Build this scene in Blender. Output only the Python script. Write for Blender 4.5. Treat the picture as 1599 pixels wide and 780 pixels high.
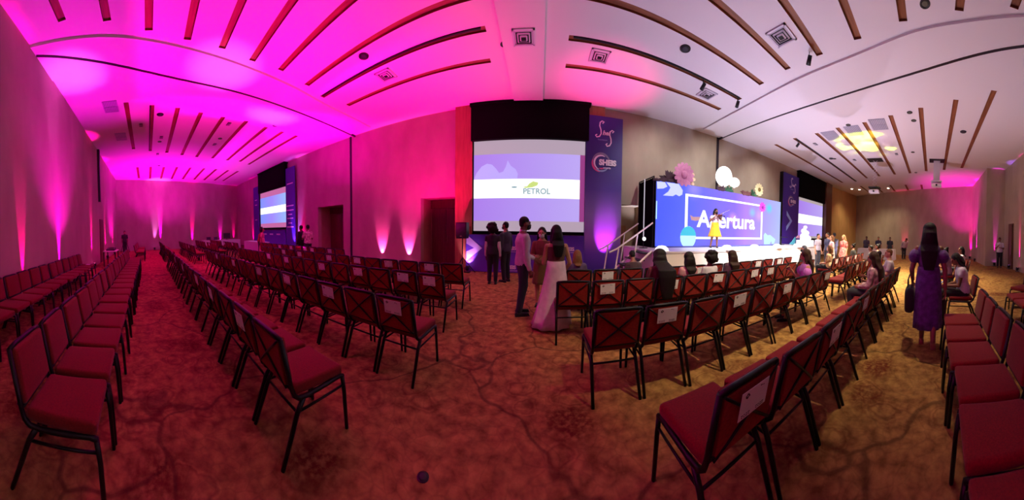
import bpy, bmesh, math, random
from mathutils import Vector, Matrix
random.seed(7)
SC = bpy.context.scene
for o in list(bpy.data.objects): bpy.data.objects.remove(o)
COL = SC.collection
PI = math.pi
R = math.radians

# ------------------------------------------------------------------ camera
HC = 1.55                      # camera height above the carpet
CEIL = 5.93                    # ceiling height
F, X0, Y0 = 390.2, 842.9, 367.4  # panorama scale (px per rad), straight-ahead column, horizon row in 1599x780
cam = bpy.data.cameras.new('camera')
cam.type = 'PANO'
cam.panorama_type = 'CENTRAL_CYLINDRICAL'
cam.central_cylindrical_range_u_min = (0 - X0) / F
cam.central_cylindrical_range_u_max = (1599 - X0) / F
cam.central_cylindrical_range_v_min = -(780 - Y0) / F
cam.central_cylindrical_range_v_max = Y0 / F
cam.central_cylindrical_radius = 1.0
cam.clip_start = 0.02
cam_ob = bpy.data.objects.new('camera', cam)
COL.objects.link(cam_ob)
tau, rho = -0.02609, -0.013939
fw = Matrix.Rotation(rho, 3, 'Y') @ Matrix.Rotation(tau, 3, 'X')
mx = (fw @ Matrix.Rotation(PI / 2, 3, 'X')).to_4x4()
mx.translation = (0, 0, HC)
cam_ob.matrix_world = mx
SC.camera = cam_ob

# ------------------------------------------------------------------ world, colour management
W = bpy.data.worlds.new('world'); SC.world = W
W.use_nodes = True
W.node_tree.nodes['Background'].inputs[0].default_value = (0.5, 0.4, 0.6, 1)
W.node_tree.nodes['Background'].inputs[1].default_value = 0.02
vs = SC.view_settings
vs.view_transform = 'Standard'; vs.look = 'None'; vs.exposure = 0.0; vs.gamma = 1.0
vs.use_curve_mapping = False
SC.cycles.max_bounces = 7
SC.cycles.diffuse_bounces = 4
SC.cycles.sample_clamp_indirect = 4.0

def lin(c):
    f = lambda v: v / 12.92 if v <= 0.04045 else ((v + 0.055) / 1.055) ** 2.4
    return tuple(f(x / 255.0) for x in c)

def lamp(name, loc, target, color, watt, angle=40, blend=1.0, radius=0.04):
    l = bpy.data.lights.new(name, 'SPOT'); l.color = color; l.energy = watt
    l.spot_size = R(angle); l.spot_blend = blend; l.shadow_soft_size = radius
    o = bpy.data.objects.new(name, l); COL.objects.link(o); o.location = loc
    o.rotation_euler = (Vector(target) - Vector(loc)).to_track_quat('-Z', 'Y').to_euler()
    return o
MAG = (1.0, 0.0, 0.72); PINK = (1.0, 0.0, 0.28); ROSE = (1.0, 0.02, 0.16); VIO = (0.42, 0.12, 1.0)
COOL = (0.58, 0.64, 1.0); LAV = (0.82, 0.56, 1.0); WARM = (1.0, 0.80, 0.50)

K_PAR, K_WASH, K_CAN, K_STAGE, K_COOL, K_PALE = 13.0, 7.4, 16.0, 3.2, 8.0, 1.2   # lamp power factors
# (x, y, z, target, colour, watts, cone) of the floor par cans and moving heads that stand in the hall
PARS = [
    # along the rear wall on the left, standing straight up the plaster
    (-4.55, -2.385, 0.0, (-4.55, -2.5, 2.0), PINK, 130, 16), (-6.75, -2.385, 0.0, (-6.75, -2.5, 2.0), MAG, 200, 17),
    (-11.0, -2.385, 0.0, (-11.0, -2.5, 2.0), PINK, 260, 16), (-14.7, -2.385, 0.0, (-14.7, -2.5, 2.0), PINK, 260, 15), (-17.9, -2.385, 0.0, (-17.9, -2.5, 2.0), PINK, 260, 16),
    # far left end wall
    (-21.4, 1.15, 0.0, (-21.52, 1.15, 2.6), MAG, 520, 12), (-22.12, 4.05, 0.0, (-22.24, 4.05, 1.5), PINK, 380, 15),
    (-22.82, 6.9, 0.0, (-22.94, 6.9, 1.3), MAG, 120, 20), (-23.18, 8.4, 0.0, (-23.3, 8.4, 2.0), PINK, 90, 17),
    # front wall, left of the middle screen
    (-6.45, 8.66, 0.0, (-6.45, 8.85, 0.8), (1, .05, .4), 60, 44), (-5.1, 8.66, 0.0, (-5.1, 8.85, 0.8), (1, .05, .4), 60, 44),
    (-12.3, 8.7, 0.0, (-12.3, 8.85, 1.4), PINK, 90, 20), (-19.6, 8.7, 0.0, (-19.6, 8.85, 1.4), PINK, 90, 20),
    # right hand end
    (22.7, 2.5, 0.0, (22.85, 2.5, 1.1), ROSE, 50, 34), (21.8, 0.7, 0.0, (21.95, 0.7, 1.1), PINK, 34, 34),
    (17.8, -3.08, 0.0, (17.8, -3.2, 2.0), MAG, 240, 12), (20.0, -3.05, 0.0, (20.0, -3.2, 2.2), PINK, 200, 20),
    (14.65, -3.75, 0.0, (14.75, -3.8, 2.2), MAG, 90, 11), (11.9, -4.24, 0.0, (11.9, -4.35, 1.3), PINK, 120, 13),
    # banner foot and stage wing
    (2.2, 8.05, 0.0, (2.3, 8.65, 1.25), (1.0, 0.12, 0.9), 34, 40), (-2.5, 8.4, 0.0, (-2.5, 8.65, 0.6), (1.0, 0.35, 0.9), 6, 80), (-12.9, 8.3, 0.0, (-12.9, 8.7, 1.6), VIO, 60, 36), (13.2, -4.2, 0.0, (13.2, -4.35, 3.4), VIO, 60, 12),
]
# washes thrown up at the ceiling by moving heads on the floor between the rows; the far left block pair is added fill
WASH = [
    (-6.35, 2.75, 0.0, (-6.45, 2.3, 5.9), (1, 0, .46), 380, 105), (-8.2, 5.1, 0.0, (-8.2, 4.9, 5.9), (1, 0, .6), 560, 110), (-6.9, -1.45, 0.0, (-6.7, -1.9, 5.9), MAG, 230, 75),
    (-12.6, 2.6, 0.0, (-12.6, 2.6, 5.9), MAG, 340, 120), (-3.4, 6.9, 0.0, (-4.2, 7.2, 5.9), (1, 0, .30), 340, 110), (1.95, 7.6, 0.0, (1.95, 7.35, 5.9), PINK, 250, 40),
    (-6.4, 3.0, 0.0, (-6.48, 2.16, 5.9), (1, .13, .9), 210, 24), (-8.2, 5.0, 0.0, (-8.23, 4.7, 5.9), (1, .13, .9), 210, 26), (-6.4, -1.6, 0.0, (-6.58, -1.95, 5.9), (1, .15, .9), 210, 24), (-21.2, .6, 0.0, (-21.4, 1.0, 5.9), (1, .15, .9), 260, 26),
    (-17.6, 1.6, 0.0, (-18.4, 2.2, 5.9), MAG, 420, 125), (-17.0, -1.4, 0.0, (-17.6, -1.2, 5.9), MAG, 150, 110), (18.6, -1.7, 0.0, (19.3, -2.1, 5.9), (1, 0, .5), 240, 84),
]
# ------------------------------------------------------------------ materials
MATS = {}
def mat(name, rgb, rough=0.7, metal=0.0, emit=0.0, rgb2=None, nscale=8.0, bump=0.0, bscale=60.0, stretch=(1, 1, 1), sheen=0.0, spec=0.5, contrast=0.5):
    if name in MATS: return MATS[name]
    m = bpy.data.materials.new(name); m.use_nodes = True
    nt = m.node_tree; b = nt.nodes['Principled BSDF']
    c = (*lin(rgb), 1)
    b.inputs['Base Color'].default_value = c
    b.inputs['Roughness'].default_value = rough
    b.inputs['Metallic'].default_value = metal
    b.inputs['Specular IOR Level'].default_value = spec
    if sheen: b.inputs['Sheen Weight'].default_value = sheen
    tc = nt.nodes.new('ShaderNodeTexCoord'); mp = nt.nodes.new('ShaderNodeMapping')
    nt.links.new(tc.outputs['Object'], mp.inputs['Vector']); mp.inputs['Scale'].default_value = stretch
    if rgb2:
        n = nt.nodes.new('ShaderNodeTexNoise'); n.inputs['Scale'].default_value = nscale; n.inputs['Detail'].default_value = 5
        r = nt.nodes.new('ShaderNodeValToRGB')
        r.color_ramp.elements[0].position = 0.5 - contrast * 0.5 + 0.02; r.color_ramp.elements[1].position = 0.5 + contrast * 0.5 - 0.02
        r.color_ramp.elements[0].color = (*lin(rgb2), 1); r.color_ramp.elements[1].color = c
        nt.links.new(mp.outputs[0], n.inputs['Vector']); nt.links.new(n.outputs['Fac'], r.inputs['Fac']); nt.links.new(r.outputs['Color'], b.inputs['Base Color'])
    if bump:
        n = nt.nodes.new('ShaderNodeTexNoise'); n.inputs['Scale'].default_value = bscale; n.inputs['Detail'].default_value = 3
        bp = nt.nodes.new('ShaderNodeBump'); bp.inputs['Strength'].default_value = bump; bp.inputs['Distance'].default_value = 0.01
        nt.links.new(mp.outputs[0], n.inputs['Vector']); nt.links.new(n.outputs['Fac'], bp.inputs['Height']); nt.links.new(bp.outputs[0], b.inputs['Normal'])
    if emit:
        b.inputs['Emission Color'].default_value = c; b.inputs['Emission Strength'].default_value = emit
        b.inputs['Base Color'].default_value = (0.02, 0.02, 0.02, 1)
    MATS[name] = m
    return m

def carpet_mat():
    m = bpy.data.materials.new('carpet'); m.use_nodes = True
    nt = m.node_tree; L = nt.links; N = nt.nodes.new
    b = nt.nodes['Principled BSDF']; b.inputs['Roughness'].default_value = 0.95; b.inputs['Specular IOR Level'].default_value = 0.15
    tc = N('ShaderNodeTexCoord')
    def noise(scale, detail=4, rough=.55):
        n = N('ShaderNodeTexNoise'); n.inputs['Scale'].default_value = scale; n.inputs['Detail'].default_value = detail; n.inputs['Roughness'].default_value = rough
        L.new(tc.outputs['Object'], n.inputs['Vector']); return n
    def ramp(src, p0, c0, p1, c1):
        r = N('ShaderNodeValToRGB'); r.color_ramp.elements[0].position = p0; r.color_ramp.elements[1].position = p1
        r.color_ramp.elements[0].color = (*c0, 1); r.color_ramp.elements[1].color = (*c1, 1); L.new(src, r.inputs['Fac']); return r
    def mix(f, a, c):
        x = N('ShaderNodeMix'); x.data_type = 'RGBA'; L.new(f, x.inputs[0]); L.new(a, x.inputs[6]); L.new(c, x.inputs[7]); return x.outputs[2]
    base = ramp(noise(9, 5).outputs['Fac'], .3, lin((108, 72, 37)), .7, lin((170, 130, 75)))
    # maroon medallions
    v = N('ShaderNodeTexVoronoi'); v.inputs['Scale'].default_value = 1.15; v.inputs['Randomness'].default_value = 0.85
    dn = noise(5, 3); ad = N('ShaderNodeMixRGB'); ad.blend_type = 'LINEAR_LIGHT'; ad.inputs[0].default_value = 0.13
    L.new(tc.outputs['Object'], ad.inputs[1]); L.new(dn.outputs['Color'], ad.inputs[2]); L.new(ad.outputs[0], v.inputs['Vector'])
    bl = ramp(v.outputs['Distance'], .16, (1, 1, 1), .36, (0, 0, 0))
    bn = N('ShaderNodeMath'); bn.operation = 'MULTIPLY'; L.new(bl.outputs[0], bn.inputs[0]); L.new(ramp(noise(22, 4).outputs['Fac'], .35, (.25, .25, .25), .6, (.95, .95, .95)).outputs[0], bn.inputs[1])
    mar = N('ShaderNodeRGB'); mar.outputs[0].default_value = (*lin((86, 26, 16)), 1)
    c1 = mix(bn.outputs[0], base.outputs[0], mar.outputs[0])
    # thin wandering vine lines
    v2 = N('ShaderNodeTexVoronoi'); v2.feature = 'DISTANCE_TO_EDGE'; v2.inputs['Scale'].default_value = 0.55
    dn2 = noise(1.3, 2.5, .5); ad2 = N('ShaderNodeMixRGB'); ad2.blend_type = 'LINEAR_LIGHT'; ad2.inputs[0].default_value = 0.36
    L.new(tc.outputs['Object'], ad2.inputs[1]); L.new(dn2.outputs['Color'], ad2.inputs[2]); L.new(ad2.outputs[0], v2.inputs['Vector'])
    vine = ramp(v2.outputs['Distance'], .004, (.55, .55, .55), .013, (0, 0, 0))
    vc = N('ShaderNodeRGB'); vc.outputs[0].default_value = (*lin((44, 20, 14)), 1)
    c2 = mix(vine.outputs[0], c1, vc.outputs[0])
    # curled tendrils: warped rings of a reddish tone
    v4 = N('ShaderNodeTexVoronoi'); v4.inputs['Scale'].default_value = 2.6
    ad4 = N('ShaderNodeMixRGB'); ad4.blend_type = 'LINEAR_LIGHT'; ad4.inputs[0].default_value = 0.12
    L.new(tc.outputs['Object'], ad4.inputs[1]); L.new(noise(3.5, 3).outputs['Color'], ad4.inputs[2]); L.new(ad4.outputs[0], v4.inputs['Vector'])
    rg = N('ShaderNodeValToRGB'); e = rg.color_ramp.elements
    e[0].position = .24; e[0].color = (0, 0, 0, 1); e[1].position = .46; e[1].color = (0, 0, 0, 1)
    for q, w in ((.30, .5), (.35, 0.0), (.40, .32)): x = e.new(q); x.color = (w, w, w, 1)
    L.new(v4.outputs['Distance'], rg.inputs['Fac'])
    c2 = mix(rg.outputs[0], c2, mar.outputs[0])
    # fine curls in the pile
    v3 = N('ShaderNodeTexVoronoi'); v3.feature = 'DISTANCE_TO_EDGE'; v3.inputs['Scale'].default_value = 9
    L.new(ad2.outputs[0], v3.inputs['Vector'])
    cur = ramp(v3.outputs['Distance'], .02, (.16, .16, .16), .1, (0, 0, 0))
    c3 = mix(cur.outputs[0], c2, vc.outputs[0])
    L.new(c3, b.inputs['Base Color'])
    bp = N('ShaderNodeBump'); bp.inputs['Strength'].default_value = 0.5; bp.inputs['Distance'].default_value = 0.006
    L.new(noise(260, 2).outputs['Fac'], bp.inputs['Height']); L.new(bp.outputs[0], b.inputs['Normal'])
    return m

def led_mat(name, stops, x0, x1, blobs=(), strength=1.0):
    """screen content: a horizontal gradient in the screen's own coordinates plus soft coloured spots (x, z, r, rgb)"""
    m = bpy.data.materials.new(name); m.use_nodes = True
    nt = m.node_tree; L = nt.links; N = nt.nodes.new
    b = nt.nodes['Principled BSDF']; b.inputs['Base Color'].default_value = (.01, .01, .01, 1); b.inputs['Roughness'].default_value = .5
    tc = N('ShaderNodeTexCoord'); sx = N('ShaderNodeSeparateXYZ'); L.new(tc.outputs['Object'], sx.inputs[0])
    mr = N('ShaderNodeMapRange'); mr.inputs[1].default_value = x0; mr.inputs[2].default_value = x1; L.new(sx.outputs[0], mr.inputs[0])
    r = N('ShaderNodeValToRGB')
    while len(r.color_ramp.elements) < len(stops): r.color_ramp.elements.new(0.5)
    for e, (p, c) in zip(r.color_ramp.elements, stops): e.position = p; e.color = (*lin(c), 1)
    L.new(mr.outputs[0], r.inputs['Fac']); cur = r.outputs['Color']
    for (x, z, rad, c) in blobs:
        d = N('ShaderNodeVectorMath'); d.operation = 'DISTANCE'; d.inputs[1].default_value = (x, 0, z)
        fl = N('ShaderNodeCombineXYZ'); L.new(sx.outputs[0], fl.inputs[0]); L.new(sx.outputs[2], fl.inputs[2]); L.new(fl.outputs[0], d.inputs[0])
        g = N('ShaderNodeMapRange'); g.interpolation_type = 'SMOOTHSTEP'; g.inputs[1].default_value = 0; g.inputs[2].default_value = rad; g.inputs[3].default_value = 1; g.inputs[4].default_value = 0
        L.new(d.outputs['Value'], g.inputs[0])
        x_ = N('ShaderNodeMix'); x_.data_type = 'RGBA'; x_.inputs[7].default_value = (*lin(c), 1); L.new(g.outputs[0], x_.inputs[0]); L.new(cur, x_.inputs[6]); cur = x_.outputs[2]
    L.new(cur, b.inputs['Emission Color']); b.inputs['Emission Strength'].default_value = strength
    return m

def print_mat(name, stops, z0, z1, blobs=()):
    """printed vinyl: vertical gradient of ink, plus any glow painted in"""
    m = bpy.data.materials.new(name); m.use_nodes = True
    nt = m.node_tree; L = nt.links; N = nt.nodes.new
    b = nt.nodes['Principled BSDF']; b.inputs['Roughness'].default_value = .55
    tc = N('ShaderNodeTexCoord'); sx = N('ShaderNodeSeparateXYZ'); L.new(tc.outputs['Object'], sx.inputs[0])
    mr = N('ShaderNodeMapRange'); mr.inputs[1].default_value = z0; mr.inputs[2].default_value = z1; L.new(sx.outputs[2], mr.inputs[0])
    r = N('ShaderNodeValToRGB')
    while len(r.color_ramp.elements) < len(stops): r.color_ramp.elements.new(0.5)
    for e, (p, c) in zip(r.color_ramp.elements, stops): e.position = p; e.color = (*lin(c), 1)
    L.new(mr.outputs[0], r.inputs['Fac']); L.new(r.outputs['Color'], b.inputs['Base Color'])
    return m

M_WALL = mat('wall_plaster', (184, 170, 152), .75, rgb2=(154, 140, 124), nscale=1.5, stretch=(1, 1, .45), bump=.15, bscale=14, contrast=.75)
M_CEIL = mat('ceiling_paint', (226, 220, 224), .85, bump=.05, bscale=30)
M_SLOT = mat('slot_wood', (150, 92, 56), .6, rgb2=(112, 64, 38), nscale=6, stretch=(.3, 3, 3))
M_BLACK = mat('black_metal', (16, 15, 20), .45, metal=.3)
M_FRAME = mat('chair_frame', (20, 17, 22), .38, metal=.55)
M_DARK = mat('dark_plastic', (22, 21, 25), .5)
M_MASK = mat('black_masking_cloth', (9, 9, 11), .95, spec=.1, bump=.1)
M_WOODP = mat('pilaster_wood', (170, 118, 74), .5, rgb2=(142, 94, 56), nscale=4, stretch=(4, 4, .4))
M_DOOR = mat('door_wood', (96, 52, 30), .45, rgb2=(70, 36, 22), nscale=5, stretch=(5, 5, .5))
M_RECESS = mat('door_recess_paint', (168, 140, 108), .7, rgb2=(150, 122, 92), nscale=2)
M_SEAT = mat('chair_fabric', (128, 26, 26), .9, rgb2=(84, 14, 18), nscale=90, bump=.25, bscale=220, sheen=.08, spec=.2, contrast=.8)
M_BACKP = mat('chair_back_fabric', (150, 36, 28), .9, rgb2=(118, 26, 22), nscale=60, bump=.2, bscale=200, sheen=.05, spec=.2)
M_PAPER = mat('white_paper', (232, 230, 236), .7)
M_INK = mat('printed_ink', (52, 46, 58), .7)
M_WHITEP = mat('white_paint', (228, 226, 230), .5)
M_GRILLE = mat('grey_grille', (150, 150, 168), .5)
M_VENT = mat('vent_metal', (206, 200, 214), .45)
M_CHROME = mat('chrome', (190, 190, 195), .2, metal=1)
M_STAGE = mat('stage_front_cloth', (236, 232, 234), .7, bump=.05, bscale=9)
M_STAGETOP = mat('stage_top', (215, 212, 226), .4)
M_GLOW = mat('white_glow', (255, 255, 255), emit=2.2)
M_GLOWS = mat('footlight_flower_glow', (255, 246, 250), emit=1.25)
M_TRACKLINE = mat('partition_track_metal', (46, 40, 52), .4, metal=.5)

# ------------------------------------------------------------------ mesh helpers
class MB:
    def __init__(s): s.v = []; s.f = []
    def add(s, vs, fs):
        n = len(s.v); s.v += [tuple(v) for v in vs]; s.f += [tuple(i + n for i in f) for f in fs]; return s
    def box(s, c, d, rot=None):
        x, y, z = d[0] / 2, d[1] / 2, d[2] / 2
        vs = [Vector(p) for p in ((-x, -y, -z), (x, -y, -z), (x, y, -z), (-x, y, -z), (-x, -y, z), (x, -y, z), (x, y, z), (-x, y, z))]
        if rot is not None: vs = [rot @ v for v in vs]
        c = Vector(c)
        return s.add([v + c for v in vs], [(0, 3, 2, 1), (4, 5, 6, 7), (0, 1, 5, 4), (1, 2, 6, 5), (2, 3, 7, 6), (3, 0, 4, 7)])
    def b6(s, x0, x1, y0, y1, z0, z1): return s.box(((x0 + x1) / 2, (y0 + y1) / 2, (z0 + z1) / 2), (x1 - x0, y1 - y0, z1 - z0))
    def rings(s, rs, cap=True):
        n = len(rs[0]); vs = [v for r in rs for v in r]; fs = []
        for i in range(len(rs) - 1):
            for j in range(n): fs.append((i * n + j, i * n + (j + 1) % n, (i + 1) * n + (j + 1) % n, (i + 1) * n + j))
        if cap: fs.append(tuple(range(n - 1, -1, -1))); fs.append(tuple((len(rs) - 1) * n + j for j in range(n)))
        return s.add(vs, fs)
    def tube(s, pts, r, n=8, cap=True):
        pts = [Vector(p) for p in pts]; rs = []
        rr = r if isinstance(r, (list, tuple)) else [r] * len(pts)
        t0 = (pts[1] - pts[0]).normalized(); up = Vector((0, 0, 1)) if abs(t0.z) < .9 else Vector((1, 0, 0))
        a = t0.cross(up).normalized()
        for i, p in enumerate(pts):
            t = ((pts[min(i + 1, len(pts) - 1)] - p).normalized() + (p - pts[max(i - 1, 0)]).normalized())
            t = t.normalized() if t.length > 1e-6 else t0
            a = (a - t * a.dot(t)).normalized(); b = t.cross(a)
            rs.append([p + (a * math.cos(2 * PI * k / n) + b * math.sin(2 * PI * k / n)) * rr[i] for k in range(n)])
        return s.rings(rs, cap)
    def cyl(s, c, r, h, n=16, r2=None):
        c = Vector(c); r2 = r if r2 is None else r2
        return s.rings([[c + Vector((q * math.cos(2 * PI * k / n), q * math.sin(2 * PI * k / n), z)) for k in range(n)] for q, z in ((r, 0), (r2, h))])
    def lathe(s, c, prof, n=16, rot=None):
        c = Vector(c); rs = []
        for q, z in prof:
            ring = [Vector((q * math.cos(2 * PI * k / n), q * math.sin(2 * PI * k / n), z)) for k in range(n)]
            rs.append([(rot @ v if rot else v) + c for v in ring])
        return s.rings(rs)
    def ell(s, c, rx, ry, rz, n=12, m=8, rot=None, zmin=-1.0):
        c = Vector(c); rs = []
        for i in range(m + 1):
            t = -PI / 2 + PI * i / m
            z = max(math.sin(t), zmin); q = max(math.cos(t), .02)
            ring = [Vector((rx * q * math.cos(2 * PI * k / n), ry * q * math.sin(2 * PI * k / n), rz * z)) for k in range(n)]
            rs.append([(rot @ v if rot else v) + c for v in ring])
        return s.rings(rs)
    def rc(s, p0, p1, r0, r1, n=10):
        """tapered capsule"""
        p0, p1 = Vector(p0), Vector(p1); d = (p1 - p0); l = d.length or 1e-6; d = d / l
        pts = [p0 - d * r0 * .95, p0 - d * r0 * .7, p0 - d * r0 * .3, p0, p1, p1 + d * r1 * .3, p1 + d * r1 * .7, p1 + d * r1 * .95]
        return s.tube(pts, [r0 * .25, r0 * .72, r0 * .95, r0, r1, r1 * .95, r1 * .72, r1 * .25], n)
    def prism(s, outline, y0, y1):
        """outline in XZ, extruded along Y"""
        n = len(outline)
        vs = [(x, y0, z) for x, z in outline] + [(x, y1, z) for x, z in outline]
        fs = [tuple(range(n)), tuple(range(2 * n - 1, n - 1, -1))] + [(i, i + n, (i + 1) % n + n, (i + 1) % n) for i in range(n)]
        return s.add(vs, fs)
    def quad(s, a, b, c, d): return s.add([a, b, c, d], [(0, 1, 2, 3)])
    def mesh(s, name, m=None, smooth=False):
        me = bpy.data.meshes.new(name); me.from_pydata(s.v, [], s.f); me.update()
        bm = bmesh.new(); bm.from_mesh(me); bmesh.ops.recalc_face_normals(bm, faces=bm.faces); bm.to_mesh(me); bm.free()
        if smooth: me.polygons.foreach_set('use_smooth', [True] * len(me.polygons))
        if m: me.materials.append(m)
        return me
    def build(s, name, m, parent=None, smooth=False, loc=None):
        return link(name, s.mesh(name, m, smooth), parent, loc)

def link(name, me, parent=None, loc=None):
    o = bpy.data.objects.new(name, me); COL.objects.link(o)
    if parent: o.parent = parent
    if loc: o.location = loc
    return o

def cushion(c, d, bev, taper=0.0, crown=0.0, rot=None, seg=3):
    bm = bmesh.new(); bmesh.ops.create_cube(bm, size=1)
    for v in bm.verts: v.co = Vector((v.co.x * d[0], v.co.y * d[1], v.co.z * d[2]))
    bmesh.ops.bevel(bm, geom=list(bm.edges), offset=bev, segments=seg, profile=.6, affect='EDGES')
    for v in bm.verts:
        if taper: v.co.x *= 1 + taper * v.co.y / d[1]
        if crown and v.co.z > 0: v.co.z += crown * (1 - (2 * v.co.x / d[0]) ** 2) * (1 - (2 * v.co.y / d[1]) ** 2)
        if rot is not None: v.co = rot @ v.co
        v.co += Vector(c)
    m = MB(); bm.verts.index_update()
    m.add([v.co.copy() for v in bm.verts], [[v.index for v in f.verts] for f in bm.faces]); bm.free()
    return m

def thing(name, label, cat, loc=(0, 0, 0), rotz=0.0, group=None):
    o = bpy.data.objects.new(name, None); COL.objects.link(o); o.empty_display_size = .1
    o.location = loc; o.rotation_euler = (0, 0, rotz)
    o['label'] = label; o['category'] = cat
    if group: o['group'] = group
    return o
def tag(o, label, cat, group=None):
    o['label'] = label; o['category'] = cat
    if group: o['group'] = group
    return o
def struct(name, mb, m, label=None):
    o = mb.build(name, m); o['kind'] = 'structure'
    if label: o['label'] = label
    return o
def text(name, body, size, loc, m, parent, bold=0.0, depth=.004, rotz=0.0, shear=0.0, align='CENTER'):
    cu = bpy.data.curves.new(name, 'FONT'); cu.body = body; cu.size = size; cu.offset = bold; cu.extrude = depth
    cu.align_x = align; cu.align_y = 'CENTER'; cu.shear = shear; cu.resolution_u = 4
    t = bpy.data.objects.new('tmp_text', cu); COL.objects.link(t)
    dg = bpy.context.evaluated_depsgraph_get(); me = bpy.data.meshes.new_from_object(t.evaluated_get(dg))
    bpy.data.objects.remove(t); me.transform(Matrix.Rotation(rotz, 4, 'Z') @ Matrix.Rotation(PI / 2, 4, 'X'))
    me.materials.clear(); me.materials.append(m)
    return link(name, me, parent, loc)
# ------------------------------------------------------------------ the setting
fl = MB().quad((-26, -7, 0), (28, -7, 0), (28, 10.5, 0), (-26, 10.5, 0))
struct('floor', fl, carpet_mat(), 'patterned tan and maroon carpet')

YF = 8.85; YB = -2.5
wf = MB()
def wall_x(m, y0, y1, z1, spans, x0, x1):
    """wall along X with door openings (xa, xb, top)"""
    x = x0
    for a, b, t in spans:
        m.b6(x, a, y0, y1, 0, z1); m.b6(a, b, y0, y1, t, z1); x = b
    m.b6(x, x1, y0, y1, 0, z1)
DOORS = [(-10.85, -8.85, 2.74), (-4.56, -3.09, 2.74), (2.98, 3.92, 2.52)]
wall_x(wf, YF, YF + .25, CEIL + .2, DOORS, -26, 20.4)
struct('wall_front', wf, M_WALL, 'mottled plaster wall behind the screens and the stage')
rc_ = []
for i, (a, b, t) in enumerate(DOORS):
    dpt = 0.95
    d = MB(); d.b6(a - .06, a, YF + .25, YF + dpt, 0, t + .06); d.b6(b, b + .06, YF + .25, YF + dpt, 0, t + .06); d.b6(a, b, YF + .25, YF + dpt, t, t + .06); d.b6(a - .06, b + .06, YF + dpt, YF + dpt + .06, 0, t + .06)
    ob = d.build('door_%d' % (i + 1), M_RECESS); ob['kind'] = 'structure'; ob['label'] = ['recessed doorway on the left of the front wall', 'recessed doorway beside the middle screen', 'recessed doorway behind the stage stairs'][i]
    if i < 2:
        n = 2 if b - a > 1.2 else 1; w = (b - a - .16) / n
        for k in range(n):
            lf = MB().b6(a + .08 + k * w + .01, a + .08 + (k + 1) * w - .01, YF + dpt - .09, YF + dpt - .03, 0.01, 2.35)
            lf.b6(a + .08 + k * w + .12, a + .08 + (k + 1) * w - .12, YF + dpt - .1, YF + dpt - .085, 1.3, 2.15).b6(a + .08 + k * w + .12, a + .08 + (k + 1) * w - .12, YF + dpt - .1, YF + dpt - .085, .25, 1.1)
            o = lf.build('door_leaf', M_DOOR, ob)
            hx = a + .08 + (k + 1) * w - .09 if k == 0 else a + .08 + k * w + .09
            MB().tube([(hx, YF + dpt - .13, .95), (hx, YF + dpt - .13, 1.25)], .012).build('door_handle', M_CHROME, o)
        MB().b6(a + .02, b - .02, YF + dpt - .07, YF + dpt - .01, 2.36, t - .02).build('transom_panel', M_DOOR, ob)
    else:
        MB().b6(a + .02, a + .5, YF + dpt - .1, YF + dpt - .04, .95, 1.75).build('wall_panel', M_WOODP, ob)
        MB().b6(a + .02, b - .02, YF + dpt - .2, YF + dpt - .02, .02, .8).build('low_cabinet', M_DOOR, ob)

wb = MB(); wb.b6(-22, 5.2, YB - .25, YB, 0, CEIL + .2)
struct('wall_back', wb, M_WALL, 'plaster wall behind the last rows washed by floor lights')
wb2 = MB(); wb2.b6(5.0, 14.85, -4.6, -4.35, 0, CEIL + .2); wb2.b6(4.95, 5.2, -4.6, YB, 0, CEIL + .2)
struct('wall_rear', wb2, M_WALL, 'recessed rear wall on the right hand side')
wb3 = MB(); wb3.b6(14.75, 21.5, -4.6, -3.2, 0, CEIL + .2)
struct('wall_pier', wb3, M_WALL, 'projecting rear wall washed pink on the right')
def wall_pts(p, q, th=.25):
    p, q = Vector((*p, 0)), Vector((*q, 0)); d = (q - p).normalized(); n = Vector((-d.y, d.x, 0)) * th
    m = MB(); h = Vector((0, 0, CEIL + .2)); a, b, c, e = p, q, q + n, p + n
    return m.add([a, b, c, e, a + h, b + h, c + h, e + h], [(0, 3, 2, 1), (4, 5, 6, 7), (0, 1, 5, 4), (1, 2, 6, 5), (2, 3, 7, 6), (3, 0, 4, 7)])
struct('wall_left', wall_pts((-20.6, -2.6), (-23.45, 9.0)), M_WALL, 'end wall at the far left')
struct('wall_right', wall_pts((25.7, 8.3), (19.95, -3.4)), M_WALL, 'end wall at the far right')
struct('wall_corner', wall_pts((20.3, 8.78), (25.8, 8.1)), mat('corner_panel', (204, 164, 106), .6, rgb2=(186, 146, 90), nscale=2, stretch=(2, 2, .4)), 'tan wall panel in the far right corner')

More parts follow.
